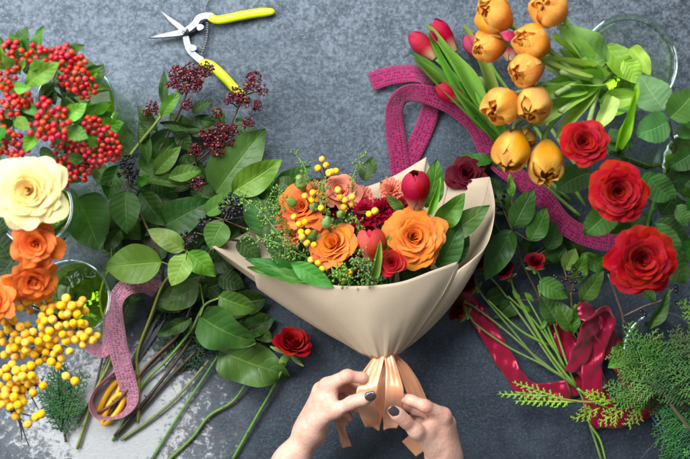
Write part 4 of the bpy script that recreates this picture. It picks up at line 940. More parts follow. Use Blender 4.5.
def tulip(label, base, tip, wid, c1, c2, mat_, seed, n=6, openness=0.0, stempts=None, leaves=(), group=None, wave=.3, scol=(.20, .34, .08), rad=2.4, roll=None):
    b, e = P(*base), P(*tip); t = thing('tulip', label, 'tulip', P(*(stempts[-1] if stempts else base)), group)
    tulip_petals(t, b, e - b, np.linalg.norm(e - b), S(wid, base[2]), c1, c2, mat_, seed, n, openness, wave, U(0, 2) if roll is None else roll)
    if stempts: stem(t, [base] + list(stempts), rad, scol, ns=9)
    for L in leaves: leaf(t, L[0], L[1], L[2], L[3], 'blade', L[4] if len(L) > 4 else None)
    return t
tulip('rosy red closed tulip standing above the biggest orange rose', (417, 207, 84), (415, 171, 104), 29, (.42, .014, .035), (.36, .010, .03), M_tulp, 61, 6, .04, toft(417, 210, 82)[::-1][1:], [((428, 213, 84), (441, 179, 104), 8, C_BRIGHT, .2)], G)
tulip('coral red tulip with a green leaf next to the small red rose', (374, 262, 84), (369, 226, 104), 29, (.66, .10, .05), (.58, .05, .04), M_tulp, 62, 6, .12, toft(374, 266, 80)[::-1][1:], [((372, 275, 96), (380, 240, 112), 9, C_LIGHT, .3), ((386, 252, 90), (390, 234, 100), 6, C_LIGHT)], G)
def rosebud(label, px, py, z, L, d, axis, cp, seed, green=True):
    t = thing('rose_bud', label, 'rose bud', P(*ft), G); ax = Vector(axis).normalized(); c = P(px, py, z)
    if cp: rose_petals(t, Vector(c) + ax * S(L * .2), S(d * .42, z), axis, cp, cp, M_coral, seed, 8, 1.5, curl=.2, wave=.4, inner=.15, droop=.15)
    b = Bag(); b.tube([Vector(c) - ax * S(L * .6), Vector(c) - ax * S(L * .25), Vector(c), Vector(c) + ax * S(L * .3), Vector(c) + ax * S(L * .55)], [S(d * .12), S(d * .5), S(d * .5), S(d * .3), S(d * .06)] if not cp else [S(d * .12), S(d * .42), S(d * .44), S(d * .3), S(d * .22)], 9, 14); bagpart('bud', b, M_sepal, t)
    sepals(t, Vector(c) - ax * S(L * .4), axis, S(L * .95), 5, .38); stem(t, toft(px, py + 3, z - 8), .9, (.12, .24, .05))
rosebud('green rose bud with a pink tip at the top of the bouquet', 301, 183, 92, 16, 12, (-.2, .6, .7), (.55, .06, .10), 71)
rosebud('plain green bud beside the peach orange rose', 291, 202, 96, 12, 9, (-.4, .3, .8), None, 72)
rosebud('small green bud right above the coral carnation', 314, 206, 98, 12, 9, (0, .3, 1), None, 73)
rosebud('largest green bud, just above the frilled orange rose', 327, 222, 104, 14, 10.5, (.1, .6, .8), None, 74)
rosebud('green bud touching the crimson carnation', 341, 214, 98, 11, 8, (.1, .3, 1), None, 75)
rosebud('long green bud under the coral carnation', 312, 237, 92, 18, 9, (.3, .6, .6), None, 76)
def bberry(label, spots, zz, foot):
    t = thing('hypericum_sprig', label, 'berry sprig', P(*ft), 'yellow berry sprigs in the bouquet'); ex = []
    for x, y in spots:
        z = zz + U(-4, 6); berry(t, BM_yel, x, y, z, 7.0); ex.append(([foot, (.5 * (foot[0] + x), .5 * (foot[1] + y), .5 * (foot[2] + z) - 2), (x, y, z - 3)], .6))
    stem(t, toft(*foot), 1.2, (.10, .06, .03), extra=ex)
bberry('yellow berry sprig rising highest above the bouquet', [(322, 159), (318, 168), (326, 165), (329, 173), (336, 171), (332, 172)], 84, (325, 180, 76))
bberry('yellow berry sprig over the peach orange rose', [(305, 196), (313, 193), (312, 200), (321, 208), (338, 190)], 104, (312, 208, 90))
bberry('yellow berry sprig on the crimson carnation side', [(340, 197), (345, 200), (352, 197), (352, 204), (344, 207), (369, 214), (375, 211)], 102, (352, 212, 86))
bberry('yellow berry sprig curling round the coral carnation', [(294, 217), (299, 224), (301, 232), (308, 232), (302, 237), (307, 243), (314, 245), (305, 222)], 106, (302, 240, 92))
bberry('yellow berry sprig low down by the paper rim', [(311, 260), (318, 263), (322, 269), (350, 272)], 100, (325, 275, 90))
G = 'greenery in the bouquet'
def bleaves(label, foot, leaves, kind='broad'):
    t = thing('leaf_spray', label, 'leaves', P(*ft), G); stem(t, toft(*foot), 1.3, (.06, .13, .03))
    for L in leaves: leaf(t, L[0], L[1], L[2], L[3], L[5] if len(L) > 5 else kind, L[4] if len(L) > 4 else None)
bleaves('leaf spray filling the open corner of the paper wrap', (440, 245, 60), [((426, 208, 66), (438, 159, 74), 24, (.035, .11, .025), .2), ((436, 228, 72), (465, 193, 82), 23, (.085, .20, .05), .2), ((442, 238, 64), (490, 205, 72), 25, (.04, .125, .03), -.1), ((438, 268, 70), (462, 222, 76), 28, (.035, .115, .028), .2), ((403, 209, 82), (386, 196, 88), 11, (.035, .11, .025)), ((448, 262, 56), (470, 236, 58), 20, C_DARK)])
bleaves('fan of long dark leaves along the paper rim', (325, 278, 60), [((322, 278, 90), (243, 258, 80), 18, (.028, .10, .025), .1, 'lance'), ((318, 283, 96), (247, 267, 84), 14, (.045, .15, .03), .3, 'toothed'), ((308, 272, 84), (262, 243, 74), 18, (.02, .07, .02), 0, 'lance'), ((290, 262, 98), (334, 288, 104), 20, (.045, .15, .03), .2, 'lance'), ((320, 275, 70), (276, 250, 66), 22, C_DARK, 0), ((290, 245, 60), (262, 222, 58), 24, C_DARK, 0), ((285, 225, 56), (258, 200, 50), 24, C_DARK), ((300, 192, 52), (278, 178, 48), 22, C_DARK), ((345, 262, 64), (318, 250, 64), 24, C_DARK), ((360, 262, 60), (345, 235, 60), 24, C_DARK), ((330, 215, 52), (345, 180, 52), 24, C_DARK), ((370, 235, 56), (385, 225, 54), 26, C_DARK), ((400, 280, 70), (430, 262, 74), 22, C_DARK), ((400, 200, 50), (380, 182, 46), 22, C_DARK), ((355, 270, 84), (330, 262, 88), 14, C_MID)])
def spray(label, pts, n, rad, seed, pod=1.5):
    t = thing('seed_pod_spray', label, 'greenery', P(*ft), G); seed_spray(t, pts, n, rad, seed=seed, pod=pod)
spray('airy seed pod spray drooping toward the blue-black berries', [ft, (320, 270, 70), (282, 238, 88), (262, 212, 84), (236, 194, 76)], 70, 8, 81)
spray('seed pod spray beside the coral carnation', [ft, (330, 275, 74), (290, 250, 92), (268, 240, 88), (244, 236, 76)], 70, 9, 82)
spray('thick seed pod spray at the paper rim by the coral tulip', [ft, (372, 300, 76), (366, 276, 106), (358, 255, 112)], 130, 9, 83, 1.7)
spray('low seed pod spray at the paper rim below the frilled orange rose', [ft, (360, 300, 76), (345, 278, 104), (335, 272, 106)], 110, 9, 84, 1.7)
spray('slender seed pod spray reaching over the bare table by the magenta ribbon', [ft, (365, 250, 56), (352, 195, 76), (355, 172, 80), (363, 153, 78)], 60, 5, 85, 1.4)
spray('faint seed pod tip at the highest yellow berries', [ft, (340, 260, 56), (312, 190, 74), (304, 166, 76), (293, 151, 72)], 50, 6, 86, 1.4)
spray('seed pod spray among the green buds', [ft, (345, 260, 66), (328, 215, 96), (318, 198, 98), (322, 180, 90)], 90, 9, 87)
spray('seed pod spray between the crimson and deep red carnations', [ft, (370, 260, 66), (360, 225, 96), (352, 215, 100)], 50, 7, 88)
spray('seed pod spray filling the hollow under the coral tulip', [ft, (380, 290, 70), (385, 262, 84), (372, 240, 88)], 80, 9, 90)
spray('dark seed pod spray along the long dark leaves', [ft, (330, 282, 66), (295, 262, 84), (270, 256, 84)], 60, 9, 91)
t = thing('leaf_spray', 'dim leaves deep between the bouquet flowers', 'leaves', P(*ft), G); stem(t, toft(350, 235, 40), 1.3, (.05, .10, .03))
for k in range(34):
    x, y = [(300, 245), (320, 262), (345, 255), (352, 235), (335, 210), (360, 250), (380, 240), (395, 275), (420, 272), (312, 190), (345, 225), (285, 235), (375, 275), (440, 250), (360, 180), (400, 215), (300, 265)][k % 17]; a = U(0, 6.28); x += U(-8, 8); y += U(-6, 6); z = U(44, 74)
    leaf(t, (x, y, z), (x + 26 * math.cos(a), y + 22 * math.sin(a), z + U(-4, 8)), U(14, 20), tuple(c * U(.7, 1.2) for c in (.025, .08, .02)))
spray('seed pod spray by the peach orange rose petals', [ft, (320, 265, 64), (285, 225, 84), (276, 205, 84), (282, 188, 80)], 90, 9, 89)

# ------------------------------------------------------------------ satin bow
t = thing('satin_bow', 'shiny peach satin bow tied round the bouquet neck', 'bow', P(383, 353, 40))
b = Bag()
for k in range(3): b.tube([P(384 + 13.5 * math.cos(a), 352.5 + k * 2.2 + 1.5 * math.sin(a * 2), 46 + 16 * math.sin(a)) for a in np.linspace(0, 2 * math.pi, 20)], 1.5 * K, 6, 60)
bagpart('knot', b, M_satin_peach, t)
for lp in ([(382, 350, 66, 14, 10, 8), (376, 365, 74, 20, 12, 13), (370, 380, 81, 14, 12, 17), (367, 391, 84, 4, 8, 19), (366, 403, 78, -16, -10, 18), (370, 416, 64, -28, -30, 19), (373, 427, 52, -30, -48, 14), (375, 418, 42, -24, -30, 16), (377, 394, 44, -6, 0, 18), (380, 370, 46, 0, 10, 13), (383, 352, 48, 0, 25, 8)],
           [(387, 350, 66, -10, -10, 8), (391, 365, 74, -14, -8, 11), (393.5, 380, 82, -8, -8, 15), (394.5, 391, 85, 2, -6, 17), (394, 404, 79, 18, 10, 17), (392, 417, 64, 28, 28, 17), (390, 428, 52, 28, 46, 13), (390, 418, 42, 20, 26, 15), (390, 394, 44, 4, 0, 17), (388, 370, 46, 0, -10, 13), (386, 352, 48, 0, -25, 8)]):
    ribbon(t, 'loop', lp, 20, M_satin_peach, 170, .4, 17, .0, True, .35)
ribbon(t, 'tail', [(389, 352, 56, -15, -20, 9), (402, 366, 54, -22, -24, 14), (412, 384, 50, -28, -28, 18), (419, 404, 44, -30, -24, 20), (423, 424, 36, -25, -10, 24), (419, 440, 26, -30, 0, 22), (409, 449, 20, -50, 0, 20)], 24, M_satin_peach, 90, .4, 17, .0, True, 1.6)
ribbon(t, 'tail', [(381, 352, 54, 10, 20, 8), (370, 372, 48, 15, 12, 13), (357, 390, 46, 20, 8, 16), (346, 404, 40, 15, 20, 15), (340, 422, 32, 5, 40, 13), (343, 435, 26, 0, 40, 11), (347, 447, 22, 20, 20, 10)], 20, M_satin_peach, 90, .4, 13, .0, True, 1.0)

# ------------------------------------------------------------------ hands
def hand(label, arm, palm, fingers, thumb, web, nail_at, rosy, lo, hi, nail2=None):
    h = .92; org = np.array(lo, np.float32); n = np.ceil((np.array(hi) - org) / h).astype(int) + 1
    X = np.stack(np.meshgrid(*[org[i] + h * np.arange(n[i]) for i in range(3)], indexing='ij'), -1).astype(np.float32)
    def chain(ch, k):
        d = None
        for (a, b) in zip(ch[:-1], ch[1:]):
            q = capsule(X, a[:3], b[:3], a[3], b[3]); d = q if d is None else smin(d, q, k)
        return d
    D = chain(arm, 12)
    for c in palm: D = smin(D, chain(c, 9), 11)
    F = None
    for f in fingers:
        q = chain(f, 2.5)
        for j in f[1:3]: q = smin(q, capsule(X, j[:3], tuple(v + 1e-3 for v in j[:3]), j[3] * .95, j[3] * .95), 3)
        F = q if F is None else smin(F, q, 1.2)
    D = smin(D, F, 5.5)
    T = chain(thumb, 6); D = smin(D, T, 6)
    for w_ in web: D = smin(D, chain(w_, 8), 8)
    for f in fingers + [thumb]:      # skin creases over the finger joints
        for k in (1, 2) if len(f) == 4 else (2,):
            j = np.array(f[k][:3], np.float32); d = np.array(f[k + 1][:3]) - np.array(f[k - 1][:3]); d /= np.linalg.norm(d); s_ = (X - j) @ d
            m = np.linalg.norm(X - j, axis=-1) < f[k][3] * 1.45
            D = D + m * (.50 * np.exp(-(s_ / 1.1) ** 2) + .32 * np.exp(-((s_ - 2.6) / .9) ** 2) + .32 * np.exp(-((s_ + 2.6) / .9) ** 2))
    V, Q = surface_net(D, org, h)
    W = np.array([P_local(v) for v in V])
    t = thing('hand', label, 'hand', P_local(arm[-1][:3]))
    me = mk_mesh('skin', W - np.array(t.location)[None], Q, M_skin)
    at = me.attributes.new('rosy', 'FLOAT', 'POINT'); ro = np.zeros(len(V))
    for (p, r_) in rosy: ro = np.maximum(ro, np.clip(1.25 - np.linalg.norm(V - np.array(p), axis=1) / r_, 0, 1))
    at.data.foreach_set('value', ro.astype(np.float32))
    o = link('skin', me, t); md = o.modifiers.new('smooth', 'SMOOTH'); md.factor = .5; md.iterations = 3
    for (p, direc, nrm, L, wd) in nail_at:
        b = Bag(); V2 = []; nu, nv = 9, 11; d = Vector(direc).normalized(); nn = Vector(nrm).normalized(); nn = (nn - d * nn.dot(d)).normalized(); x = d.cross(nn)
        for a in range(nv):
            v = -1 + 2 * a / (nv - 1)
            for c in range(nu):
                u = -1 + 2 * c / (nu - 1); wv = (1 - .30 * max(0, v) ** 3 - .12 * max(0, -v) ** 3)
                q = Vector(p) + d * (v * L * .5 - .14 * L * u * u * (1 if v > 0 else -1) * abs(v)) + x * (u * wd * .5 * wv) + nn * (-.30 * wd * .5 * u * u * 1.25 - .05 * L * v * v + .45)
                V2.append(P_local(q))
        b.add(V2, grid_faces(nv, nu)); no = bagpart('nail', b, M_nail, t); md = no.modifiers.new('th', 'SOLIDIFY'); md.thickness = .9 * K; md.offset = 0
    return t
def P_local(v): return P_raw(v[0], v[1], v[2])
def P_raw(x, y, z): return np.array([x * K, y * K, z * K])
def H(px, py, z, r_): q = P(px, py, z) / K; return (q[0], q[1], q[2], r_ * (HC - z) / HC)
# image-side coordinates are turned into real positions on the table once, then everything is metric
arm = [H(250, 520, 50, 20.00), H(290, 462, 58, 15.00), H(311, 431, 62, 13.08)]
palm = [[H(311, 431, 64, 11.54), H(327, 387, 74, 8.08)], [H(309, 430, 60, 11.54), H(321, 391, 62, 8.08)], [H(310, 430, 56, 10.77), H(320, 399, 50, 7.69)], [H(312, 431, 54, 10.00), H(322, 408, 42, 6.92)], [H(312, 428, 70, 10.00), H(327, 407, 76, 9.23)]]
fing = [[H(328, 385, 75, 7.53), H(347, 376, 84, 6.46), H(362, 378, 80, 5.69), H(371, 384, 72, 4.92)], [H(322, 390, 62, 7.38), H(344, 385, 66, 6.54), H(357, 391, 60, 5.69), H(364, 398, 54, 4.92)],
        [H(320, 399, 50, 6.92), H(340, 395, 50, 6.31), H(351, 402, 46, 5.54), H(357, 409, 42, 4.77)], [H(322, 408, 42, 6.16), H(337, 406, 40, 5.38), H(345, 412, 38, 4.77), H(349, 418, 36, 4.15)]]
thumb = [H(318, 420, 74, 8.64), H(336, 410, 88, 6.91), H(353, 402, 96, 5.97), H(364, 398.5, 99, 5.76), H(371, 396.5, 98, 4.75)]
tn = H(370.5, 396.3, 106.2, 1.00)
def dvec(a, b): return tuple(np.array(b[:3]) - np.array(a[:3]))
hand('left hand with dark nail polish pinching the satin loop nearest the lone rose', arm, palm, fing, thumb, [[H(330, 402, 80, 6.16), H(332, 390, 74, 5.38)]],
     [(tn[:3], dvec(thumb[2], thumb[4]), (-.10, -.15, 1), 10.2, 8.0)], [(f[1][:3], 10) for f in fing] + [(f[3][:3], 9) for f in fing] + [(thumb[2][:3], 9), (thumb[4][:3], 8), (fing[0][0][:3], 9), (fing[1][0][:3], 9)],
     (-110, -310, 5), (32, -108, 122))
arm = [H(452, 530, 52, 19.23), H(444, 478, 58, 15.38), H(441, 456, 62, 14.23)]
palm = [[H(442, 456, 64, 12.31), H(443, 417, 74, 8.46)], [H(446, 456, 60, 12.31), H(447, 424, 62, 8.08)], [H(447, 456, 56, 11.54), H(448, 432, 50, 7.69)], [H(447, 457, 52, 10.77), H(446, 440, 42, 6.92)], [H(438, 452, 70, 10.00), H(428, 434, 76, 9.23)]]
fing = [[H(443, 415, 76, 7.53), H(425, 406, 86, 6.38), H(411, 400.5, 82, 5.69), H(402, 398, 76, 4.92)], [H(447, 423, 62, 7.38), H(430, 413, 66, 6.38), H(416, 409, 60, 5.61), H(406, 406, 54, 4.92)],
        [H(448, 432, 50, 6.92), H(432, 424, 50, 6.16), H(420, 420, 46, 5.38), H(412, 418, 42, 4.61)], [H(446, 440, 42, 6.16), H(434, 434, 40, 5.38), H(424, 431, 38, 4.77), H(417, 430, 36, 4.15)]]
thumb = [H(432, 447, 76, 8.64), H(416, 431, 90, 6.84), H(404, 420, 97, 5.91), H(397, 414, 100, 5.68), H(392.5, 410.5, 99, 4.68)]
tn = H(393.6, 411.2, 107, 1.00)
hand('right hand with dark nail polish holding the bow loop beside the bare slate', arm, palm, fing, thumb, [[H(428, 428, 80, 6.16), H(434, 418, 74, 5.38)]],
     [(tn[:3], dvec(thumb[2], thumb[4]), (.12, -.15, 1), 10.2, 7.9)], [(f[1][:3], 10) for f in fing] + [(f[3][:3], 9) for f in fing] + [(thumb[2][:3], 9), (thumb[4][:3], 8), (fing[0][0][:3], 9), (fing[1][0][:3], 9)],
     (30, -320, 5), (140, -120, 122))
# ------------------------------------------------------------------ ribbons on the right half
t = thing('lace_ribbon', 'long magenta lace ribbon looping from the bare slate to the red roses', 'ribbon', P(430, 100, 0))
ribbon(t, 'ribbon_band', [(371, 82, 4, None, -8), (385, 77, 6, None, -10), (400, 74, 9, None, -12), (415, 74, 12, None, -25), (427, 82, 13, None, -48), (432, 98, 11, None, -30), (428, 118, 6, None, -8), (418, 142, 3, None, 0), (408, 162, 2.5, None, 0), (400, 180, 2.5, None, 0), (397, 190, 2.5, None, 0)], 19, M_lace, 170)
ribbon(t, 'ribbon_band', [(402, 192, 3, None, 0), (400, 170, 3.5, None, 0), (397, 145, 6, None, 4), (394, 122, 10, None, 14), (396, 104, 15, None, 30), (406, 94, 19, None, 38), (422, 94, 20, None, 26), (440, 99, 18, None, 14), (460, 110, 14, None, 8), (477, 127, 12, None, 6), (487, 148, 12, None, 6), (502, 166, 14, None, 0), (525, 183, 18, None, -4), (545, 200, 22, None, 0), (562, 222, 24, None, 8), (585, 236, 26, None, 10), (612, 242, 26, None, 0), (632, 240, 24, None, 0)], 19, M_lace, 260)
t = thing('satin_ribbon', 'crimson satin ribbon twisting under the spray roses and conifer', 'ribbon', P(560, 370, 0))
ribbon(t, 'ribbon_band', [(440, 262, 6, None, 0), (460, 292, 4, None, -6), (480, 318, 4, None, -8), (497, 346, 5, None, 4), (512, 372, 6, None, 25), (528, 390, 5, None, 15), (552, 392, 4, None, 0), (580, 386, 4, None, 0), (602, 378, 4, None, 0)], 19, M_satin_red, 150, ruffle=1.5)
ribbon(t, 'ribbon_band', [(556, 322, 5, None, 10), (570, 350, 7, None, 0), (590, 372, 10, None, -6), (602, 398, 8, None, -10), (608, 425, 5, None, 0)], 21, M_satin_red, 100, ruffle=1.5)
ribbon(t, 'ribbon_band', [(574, 372, 12, None, 10), (584, 345, 24, None, 20), (592, 322, 36, None, 40), (602, 310, 38, None, 70), (606, 320, 28, None, 50), (598, 340, 20, None, 20), (592, 366, 15, None, 8), (594, 400, 9, None, 4), (600, 428, 5, None, 0)], 20, M_satin_red, 150, ruffle=1.5)
ribbon(t, 'ribbon_band', [(578, 306, 20, None, -30), (592, 318, 24, None, -40), (606, 334, 20, None, -25), (616, 352, 12, None, -10), (628, 372, 9, None, 0), (640, 392, 9, None, 0), (664, 408, 12, None, 0)], 22, M_satin_red, 110, ruffle=1.5)
ribbon(t, 'ribbon_band', [(592, 412, 4, None, 0), (612, 418, 6, None, 4), (632, 414, 8, None, 8), (652, 404, 9, None, 0)], 20, M_satin_red, 70, ruffle=1.5)

# ------------------------------------------------------------------ pink tulips lying on the table
G = 'pink tulips lying on the table'
PK1 = (.50, .030, .085); PK2 = (.42, .018, .060)
tulip('pink tulip lying farthest from the orange tulips, by the ribbon', (435, 58, 16), (410, 33, 18), 20, PK1, PK2, M_tulp, 91, 6, .0, [(455, 76, 14), (490, 112, 14), (540, 170, 8)], [((492, 124, 20), (411, 50, 14), 11, (.10, .24, .045), .3)], G)
tulip('pink tulip with a pale edge between two long green leaves', (454, 52, 18), (433, 22, 22), 21, (.55, .045, .10), PK2, M_tulp, 92, 6, .06, [(470, 76, 16), (500, 120, 14), (560, 196, 8)], [((486, 126, 24), (426, 24, 24), 13, (.13, .30, .06), .2), ((480, 118, 22), (427, 31, 18), 9, (.11, .26, .05), -.3)], G)
tulip('red tulip with a white base resting on the lace ribbon', (464, 101, 24), (436, 84, 26), 20, (.55, .03, .03), (.50, .02, .03), M_tulp, 93, 6, .05, [(482, 118, 22), (505, 142, 16), (550, 190, 10), (580, 216, 8)], [((500, 142, 24), (412, 57, 14), 12, (.075, .19, .05), -.2)], G)
tulip('pink tulip half hidden under the orange tulips', (488, 60, 22), (466, 34, 24), 24, (.52, .05, .11), PK2, M_tulp, 94, 6, .12, [(500, 80, 20), (530, 120, 14), (585, 205, 8)], [((496, 120, 28), (465, 23, 30), 11, (.13, .30, .06), .2)], G)
tulip('rosy tulip showing between three orange tulip heads', (512, 60, 30), (506, 30, 34), 24, (.50, .05, .12), PK2, M_tulp, 95, 6, .1, [(520, 80, 24), (545, 120, 16), (600, 200, 8)], [((510, 118, 26), (455, 62, 20), 11, (.09, .21, .05))], G)
tulip('pale green unopened tulip among the pink tulip leaves', (485, 96, 40), (478, 76, 46), 12, (.42, .50, .20), (.36, .46, .16), M_sepal, 96, 6, -.05, [(492, 112, 34), (505, 140, 20), (570, 200, 8)], [((496, 128, 40), (470, 70, 34), 10, (.10, .25, .05)), ((505, 140, 30), (470, 84, 26), 12, (.075, .20, .045)), ((500, 150, 26), (462, 108, 22), 12, (.06, .17, .04))], G, scol=(.24, .38, .10))

# ------------------------------------------------------------------ orange tulips in the vase
G = 'orange tulips in the flared vase'
TO1 = (.95, .34, .035); TO2 = (.97, .50, .09)
def otulip(label, px, py, z, d, tilt, seed, opn, n=12, L=1.2, leaves=(), c1=TO1, c2=TO2, wave=1.3):
    opn = min(opn, .24); ax = np.array([tilt[0], tilt[1], 1.0]); ax /= np.linalg.norm(ax); c = P(px, py, z); ln = S(d * L, z); b = c - ax * ln * .55
    bp = b / K; t = thing('tulip', label, 'tulip', P(598, 84, 8), G)
    tulip_petals(t, b, ax, ln, S(d, z) * 1.04, c1, c2, M_tulo, seed, n, opn, wave, U(0, 2))
    sb = Bag(); w0 = P(596 + U(-10, 10), 84 + U(-8, 8), 10); w1 = P(583 + U(-6, 6), 88 + U(-12, 14), 92); e = b - ax * ln * .35
    sb.tube([w0, w1, .5 * (w1 + e) + np.array([0, 0, 8 * K]), e, b + ax * ln * .05], [2.6 * K, 2.4 * K], 9); bagpart('stem', sb, M_stem, t, color=(.27, .42, .12))
    for q in leaves: leaf(t, q[0], q[1], q[2], q[3], 'blade', q[4] if len(q) > 4 else None)
LG = (.20, .38, .10)
otulip('orange tulip highest in the photo of the left pair, cup seen side-on', 494, 15, 140, 38, (-1.0, .3), 101, .16, 9, 1.05, wave=1.2)
otulip('open orange tulip touching the top edge near the vase', 550, 9, 150, 36, (-.7, .1), 102, .34, leaves=[((592, 62, 110), (558, 26, 135), 15, LG)])
otulip('open orange tulip directly above the pale unopened tulip', 488, 47, 128, 32, (-1.2, -.3), 103, .36)
otulip('open orange tulip just above the middle orange tulip', 531, 43, 148, 34, (-1.0, .15), 104, .34, leaves=[((590, 70, 105), (540, 58, 130), 16, LG)])
otulip('dark orange open tulip in the middle of the bunch', 527, 70, 146, 33, (-1.0, -.5), 105, .34, leaves=[((585, 90, 108), (525, 96, 128), 16, (.15, .33, .07))])
otulip('deep orange tulip nearest the pale unopened tulip and pink stems', 501, 107, 136, 36, (-.9, -.7), 106, .28)
otulip('light orange tulip overlapping the deep orange one', 533, 104, 142, 35, (-.5, -.9), 107, .22, leaves=[((596, 82, 100), (536, 126, 120), 20, (.13, .31, .06), .2)], c1=(.84, .32, .02), c2=(.84, .46, .08))
otulip('yellowish closed tulip over the lace ribbon, farthest down the bunch', 511, 152, 128, 36, (-.5, -1.5), 108, .15, 9, 1.25, c1=(.80, .30, .015), c2=(.76, .38, .04), wave=1.2)
otulip('large closed tulip next to the first red rose', 546, 164, 126, 38, (-.2, -1.5), 109, .19, 9, 1.2, c1=(.80, .28, .015), c2=(.70, .33, .04), wave=1.3)
otulip('small bronze tulip wedged between the two closed tulips', 524, 139, 118, 24, (-.1, -.5), 110, .1, 6, 1.1, c1=(.50, .22, .03), c2=(.45, .26, .06))
t = thing('tulip_leaf_spray', 'loose pale tulip leaves spilling over the flared vase rim', 'leaves', P(600, 80, 10))
stem(t, [(600, 80, 10), (596, 84, 60), (586, 92, 92)], 3, (.25, .40, .12))
for b, e, w_, c, r_ in (((606, 62, 100), (565, 24, 128), 30, C_PALE, .1), ((604, 78, 98), (560, 50, 112), 18, (.16, .34, .10), -.3), ((600, 84, 96), (545, 84, 118), 17, (.17, .36, .09), .2), ((590, 92, 92), (556, 138, 102), 15, (.20, .38, .12), 0), ((612, 96, 98), (596, 130, 100), 18, (.22, .40, .12), 0), ((624, 60, 88), (640, 84, 82), 22, (.24, .44, .10), 0), ((606, 100, 70), (640, 96, 84), 20, (.22, .42, .10), 0), ((590, 70, 104), (552, 34, 118), 14, LG, .3), ((580, 100, 96), (520, 120, 100), 16, (.12, .28, .07), .2), ((604, 46, 58), (648, 84, 66), 27, (.42, .60, .10), 0), ((600, 108, 40), (646, 92, 52), 26, (.36, .56, .10), 0), ((630, 48, 70), (650, 76, 76), 16, (.40, .60, .14), 0)): leaf(t, b, e, w_, c, 'blade' if w_ < 21 else 'broad', r_)
b = Bag()
for e in (((612, 74, 30), (585, 92, 98), (560, 112, 118)), ((606, 68, 30), (596, 94, 98), (588, 128, 100), (586, 150, 92)), ((598, 60, 30), (580, 80, 104), (556, 94, 128)), ((606, 90, 30), (592, 80, 102), (560, 72, 126))): b.tube([P(*p) for p in e], [2.8 * K, 2.4 * K], 9)
bagpart('stem', b, M_stem, t, color=(.33, .47, .18))

# ------------------------------------------------------------------ tall red roses
G = 'red roses'
def rrose(label, px, py, z, d, axis, seed, n=34, leaves=(), spin=0.0, stempts=None):
    t = thing('rose', label, 'rose', P(664, 172, 8), G)
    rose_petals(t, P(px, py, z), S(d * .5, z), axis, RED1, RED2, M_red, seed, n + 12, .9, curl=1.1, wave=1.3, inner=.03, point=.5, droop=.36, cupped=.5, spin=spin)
    sepals(t, P(px, py, z - d * .4), axis, S(d * .42, z)); stem(t, [(px, py, z - d * .42)] + list(stempts or [(.6 * px + 262, .6 * py + 68, z * .55 + 30), (664, 172, 10)]), 2.2, (.09, .19, .03), nodes=5)
    for L in leaves: leaf(t, L[0], L[1], L[2], L[3], 'rose', L[4] if len(L) > 4 else None)
rrose('tall red rose next to the large closed tulip', 584, 142, 150, 48, (-.12, .1, 1), 121, 34, [((590, 172, 96), (556, 190, 88), 28, C_DARK, 0), ((618, 142, 120), (610, 128, 116), 12, C_DARK), ((626, 148, 110), (606, 146, 104), 16, C_DARK)], .4)
rrose('middle one of the three tall red roses', 619, 192, 150, 58, (-.05, -.05, 1), 122, 38, [((650, 178, 118), (676, 200, 112), 28, (.05, .15, .045)), ((640, 182, 112), (672, 186, 108), 26, (.055, .16, .05)), ((612, 208, 120), (583, 235, 112), 30, (.10, .26, .09), 0), ((630, 226, 108), (600, 226, 98), 20, C_MID)], 1.4)
rrose('biggest and lowest of the three tall red roses', 641, 260, 152, 68, (.0, -.05, 1), 123, 40, [((655, 224, 128), (682, 258, 118), 20, (.075, .20, .06), .2), ((660, 250, 100), (688, 284, 92), 30, (.045, .12, .03)), ((655, 222, 110), (690, 240, 104), 20, C_DARK), ((640, 228, 110), (622, 230, 104), 12, C_MID)], 2.2, [(646, 232, 96), (655, 200, 60), (664, 174, 10)])
def rleaves(label, stempts, leaves):
    t = thing('rose_leaf_stem', label, 'leaves', P(*stempts[-1]), 'rose leaves beside the tall roses'); stem(t, stempts, 1.5, (.10, .10, .05))
    for L in leaves: leaf(t, L[0], L[1], L[2], L[3], L[5] if len(L) > 5 else 'rose', L[4] if len(L) > 4 else None)
rleaves('three rounded pale rose leaves below the flared vase', [(668, 118, 140), (672, 136, 130), (676, 150, 110), (668, 172, 12)], [((668, 121, 142), (636, 134, 146), 32, (.12, .29, .12), 0), ((664, 110, 142), (640, 74, 132), 36, (.17, .35, .18), 0), ((670, 118, 144), (697, 90, 152), 34, (.075, .21, .06), 0), ((676, 130, 130), (700, 136, 132), 14, C_MID)])
rleaves('dark rose leaves at the photo edge beside the ribbed vase', [(690, 150, 130), (676, 160, 110), (666, 174, 12)], [((694, 152, 132), (668, 168, 128), 24, C_DARK, 0), ((684, 186, 120), (700, 160, 124), 26, C_DARK), ((676, 206, 122), (690, 226, 118), 18, (.07, .18, .06)), ((686, 176, 118), (660, 186, 110), 24, C_DARK), ((690, 214, 118), (704, 190, 118), 24, C_MID), ((680, 190, 90), (660, 215, 80), 26, C_DARK), ((694, 240, 100), (676, 262, 96), 22, C_MID), ((700, 110, 120), (684, 132, 118), 20, C_MID), ((630, 170, 90), (612, 164, 84), 18, C_DARK), ((648, 216, 80), (632, 230, 76), 24, C_DARK)])
rleaves('single upright green blade between the tall roses and flared vase', [(618, 144, 120), (628, 160, 80), (660, 174, 12)], [((617, 146, 120), (639, 84, 170), 11, (.10, .30, .03), 0, 'blade'), ((620, 150, 118), (606, 138, 112), 16, C_DARK), ((622, 140, 110), (632, 150, 104), 12, C_MID)])

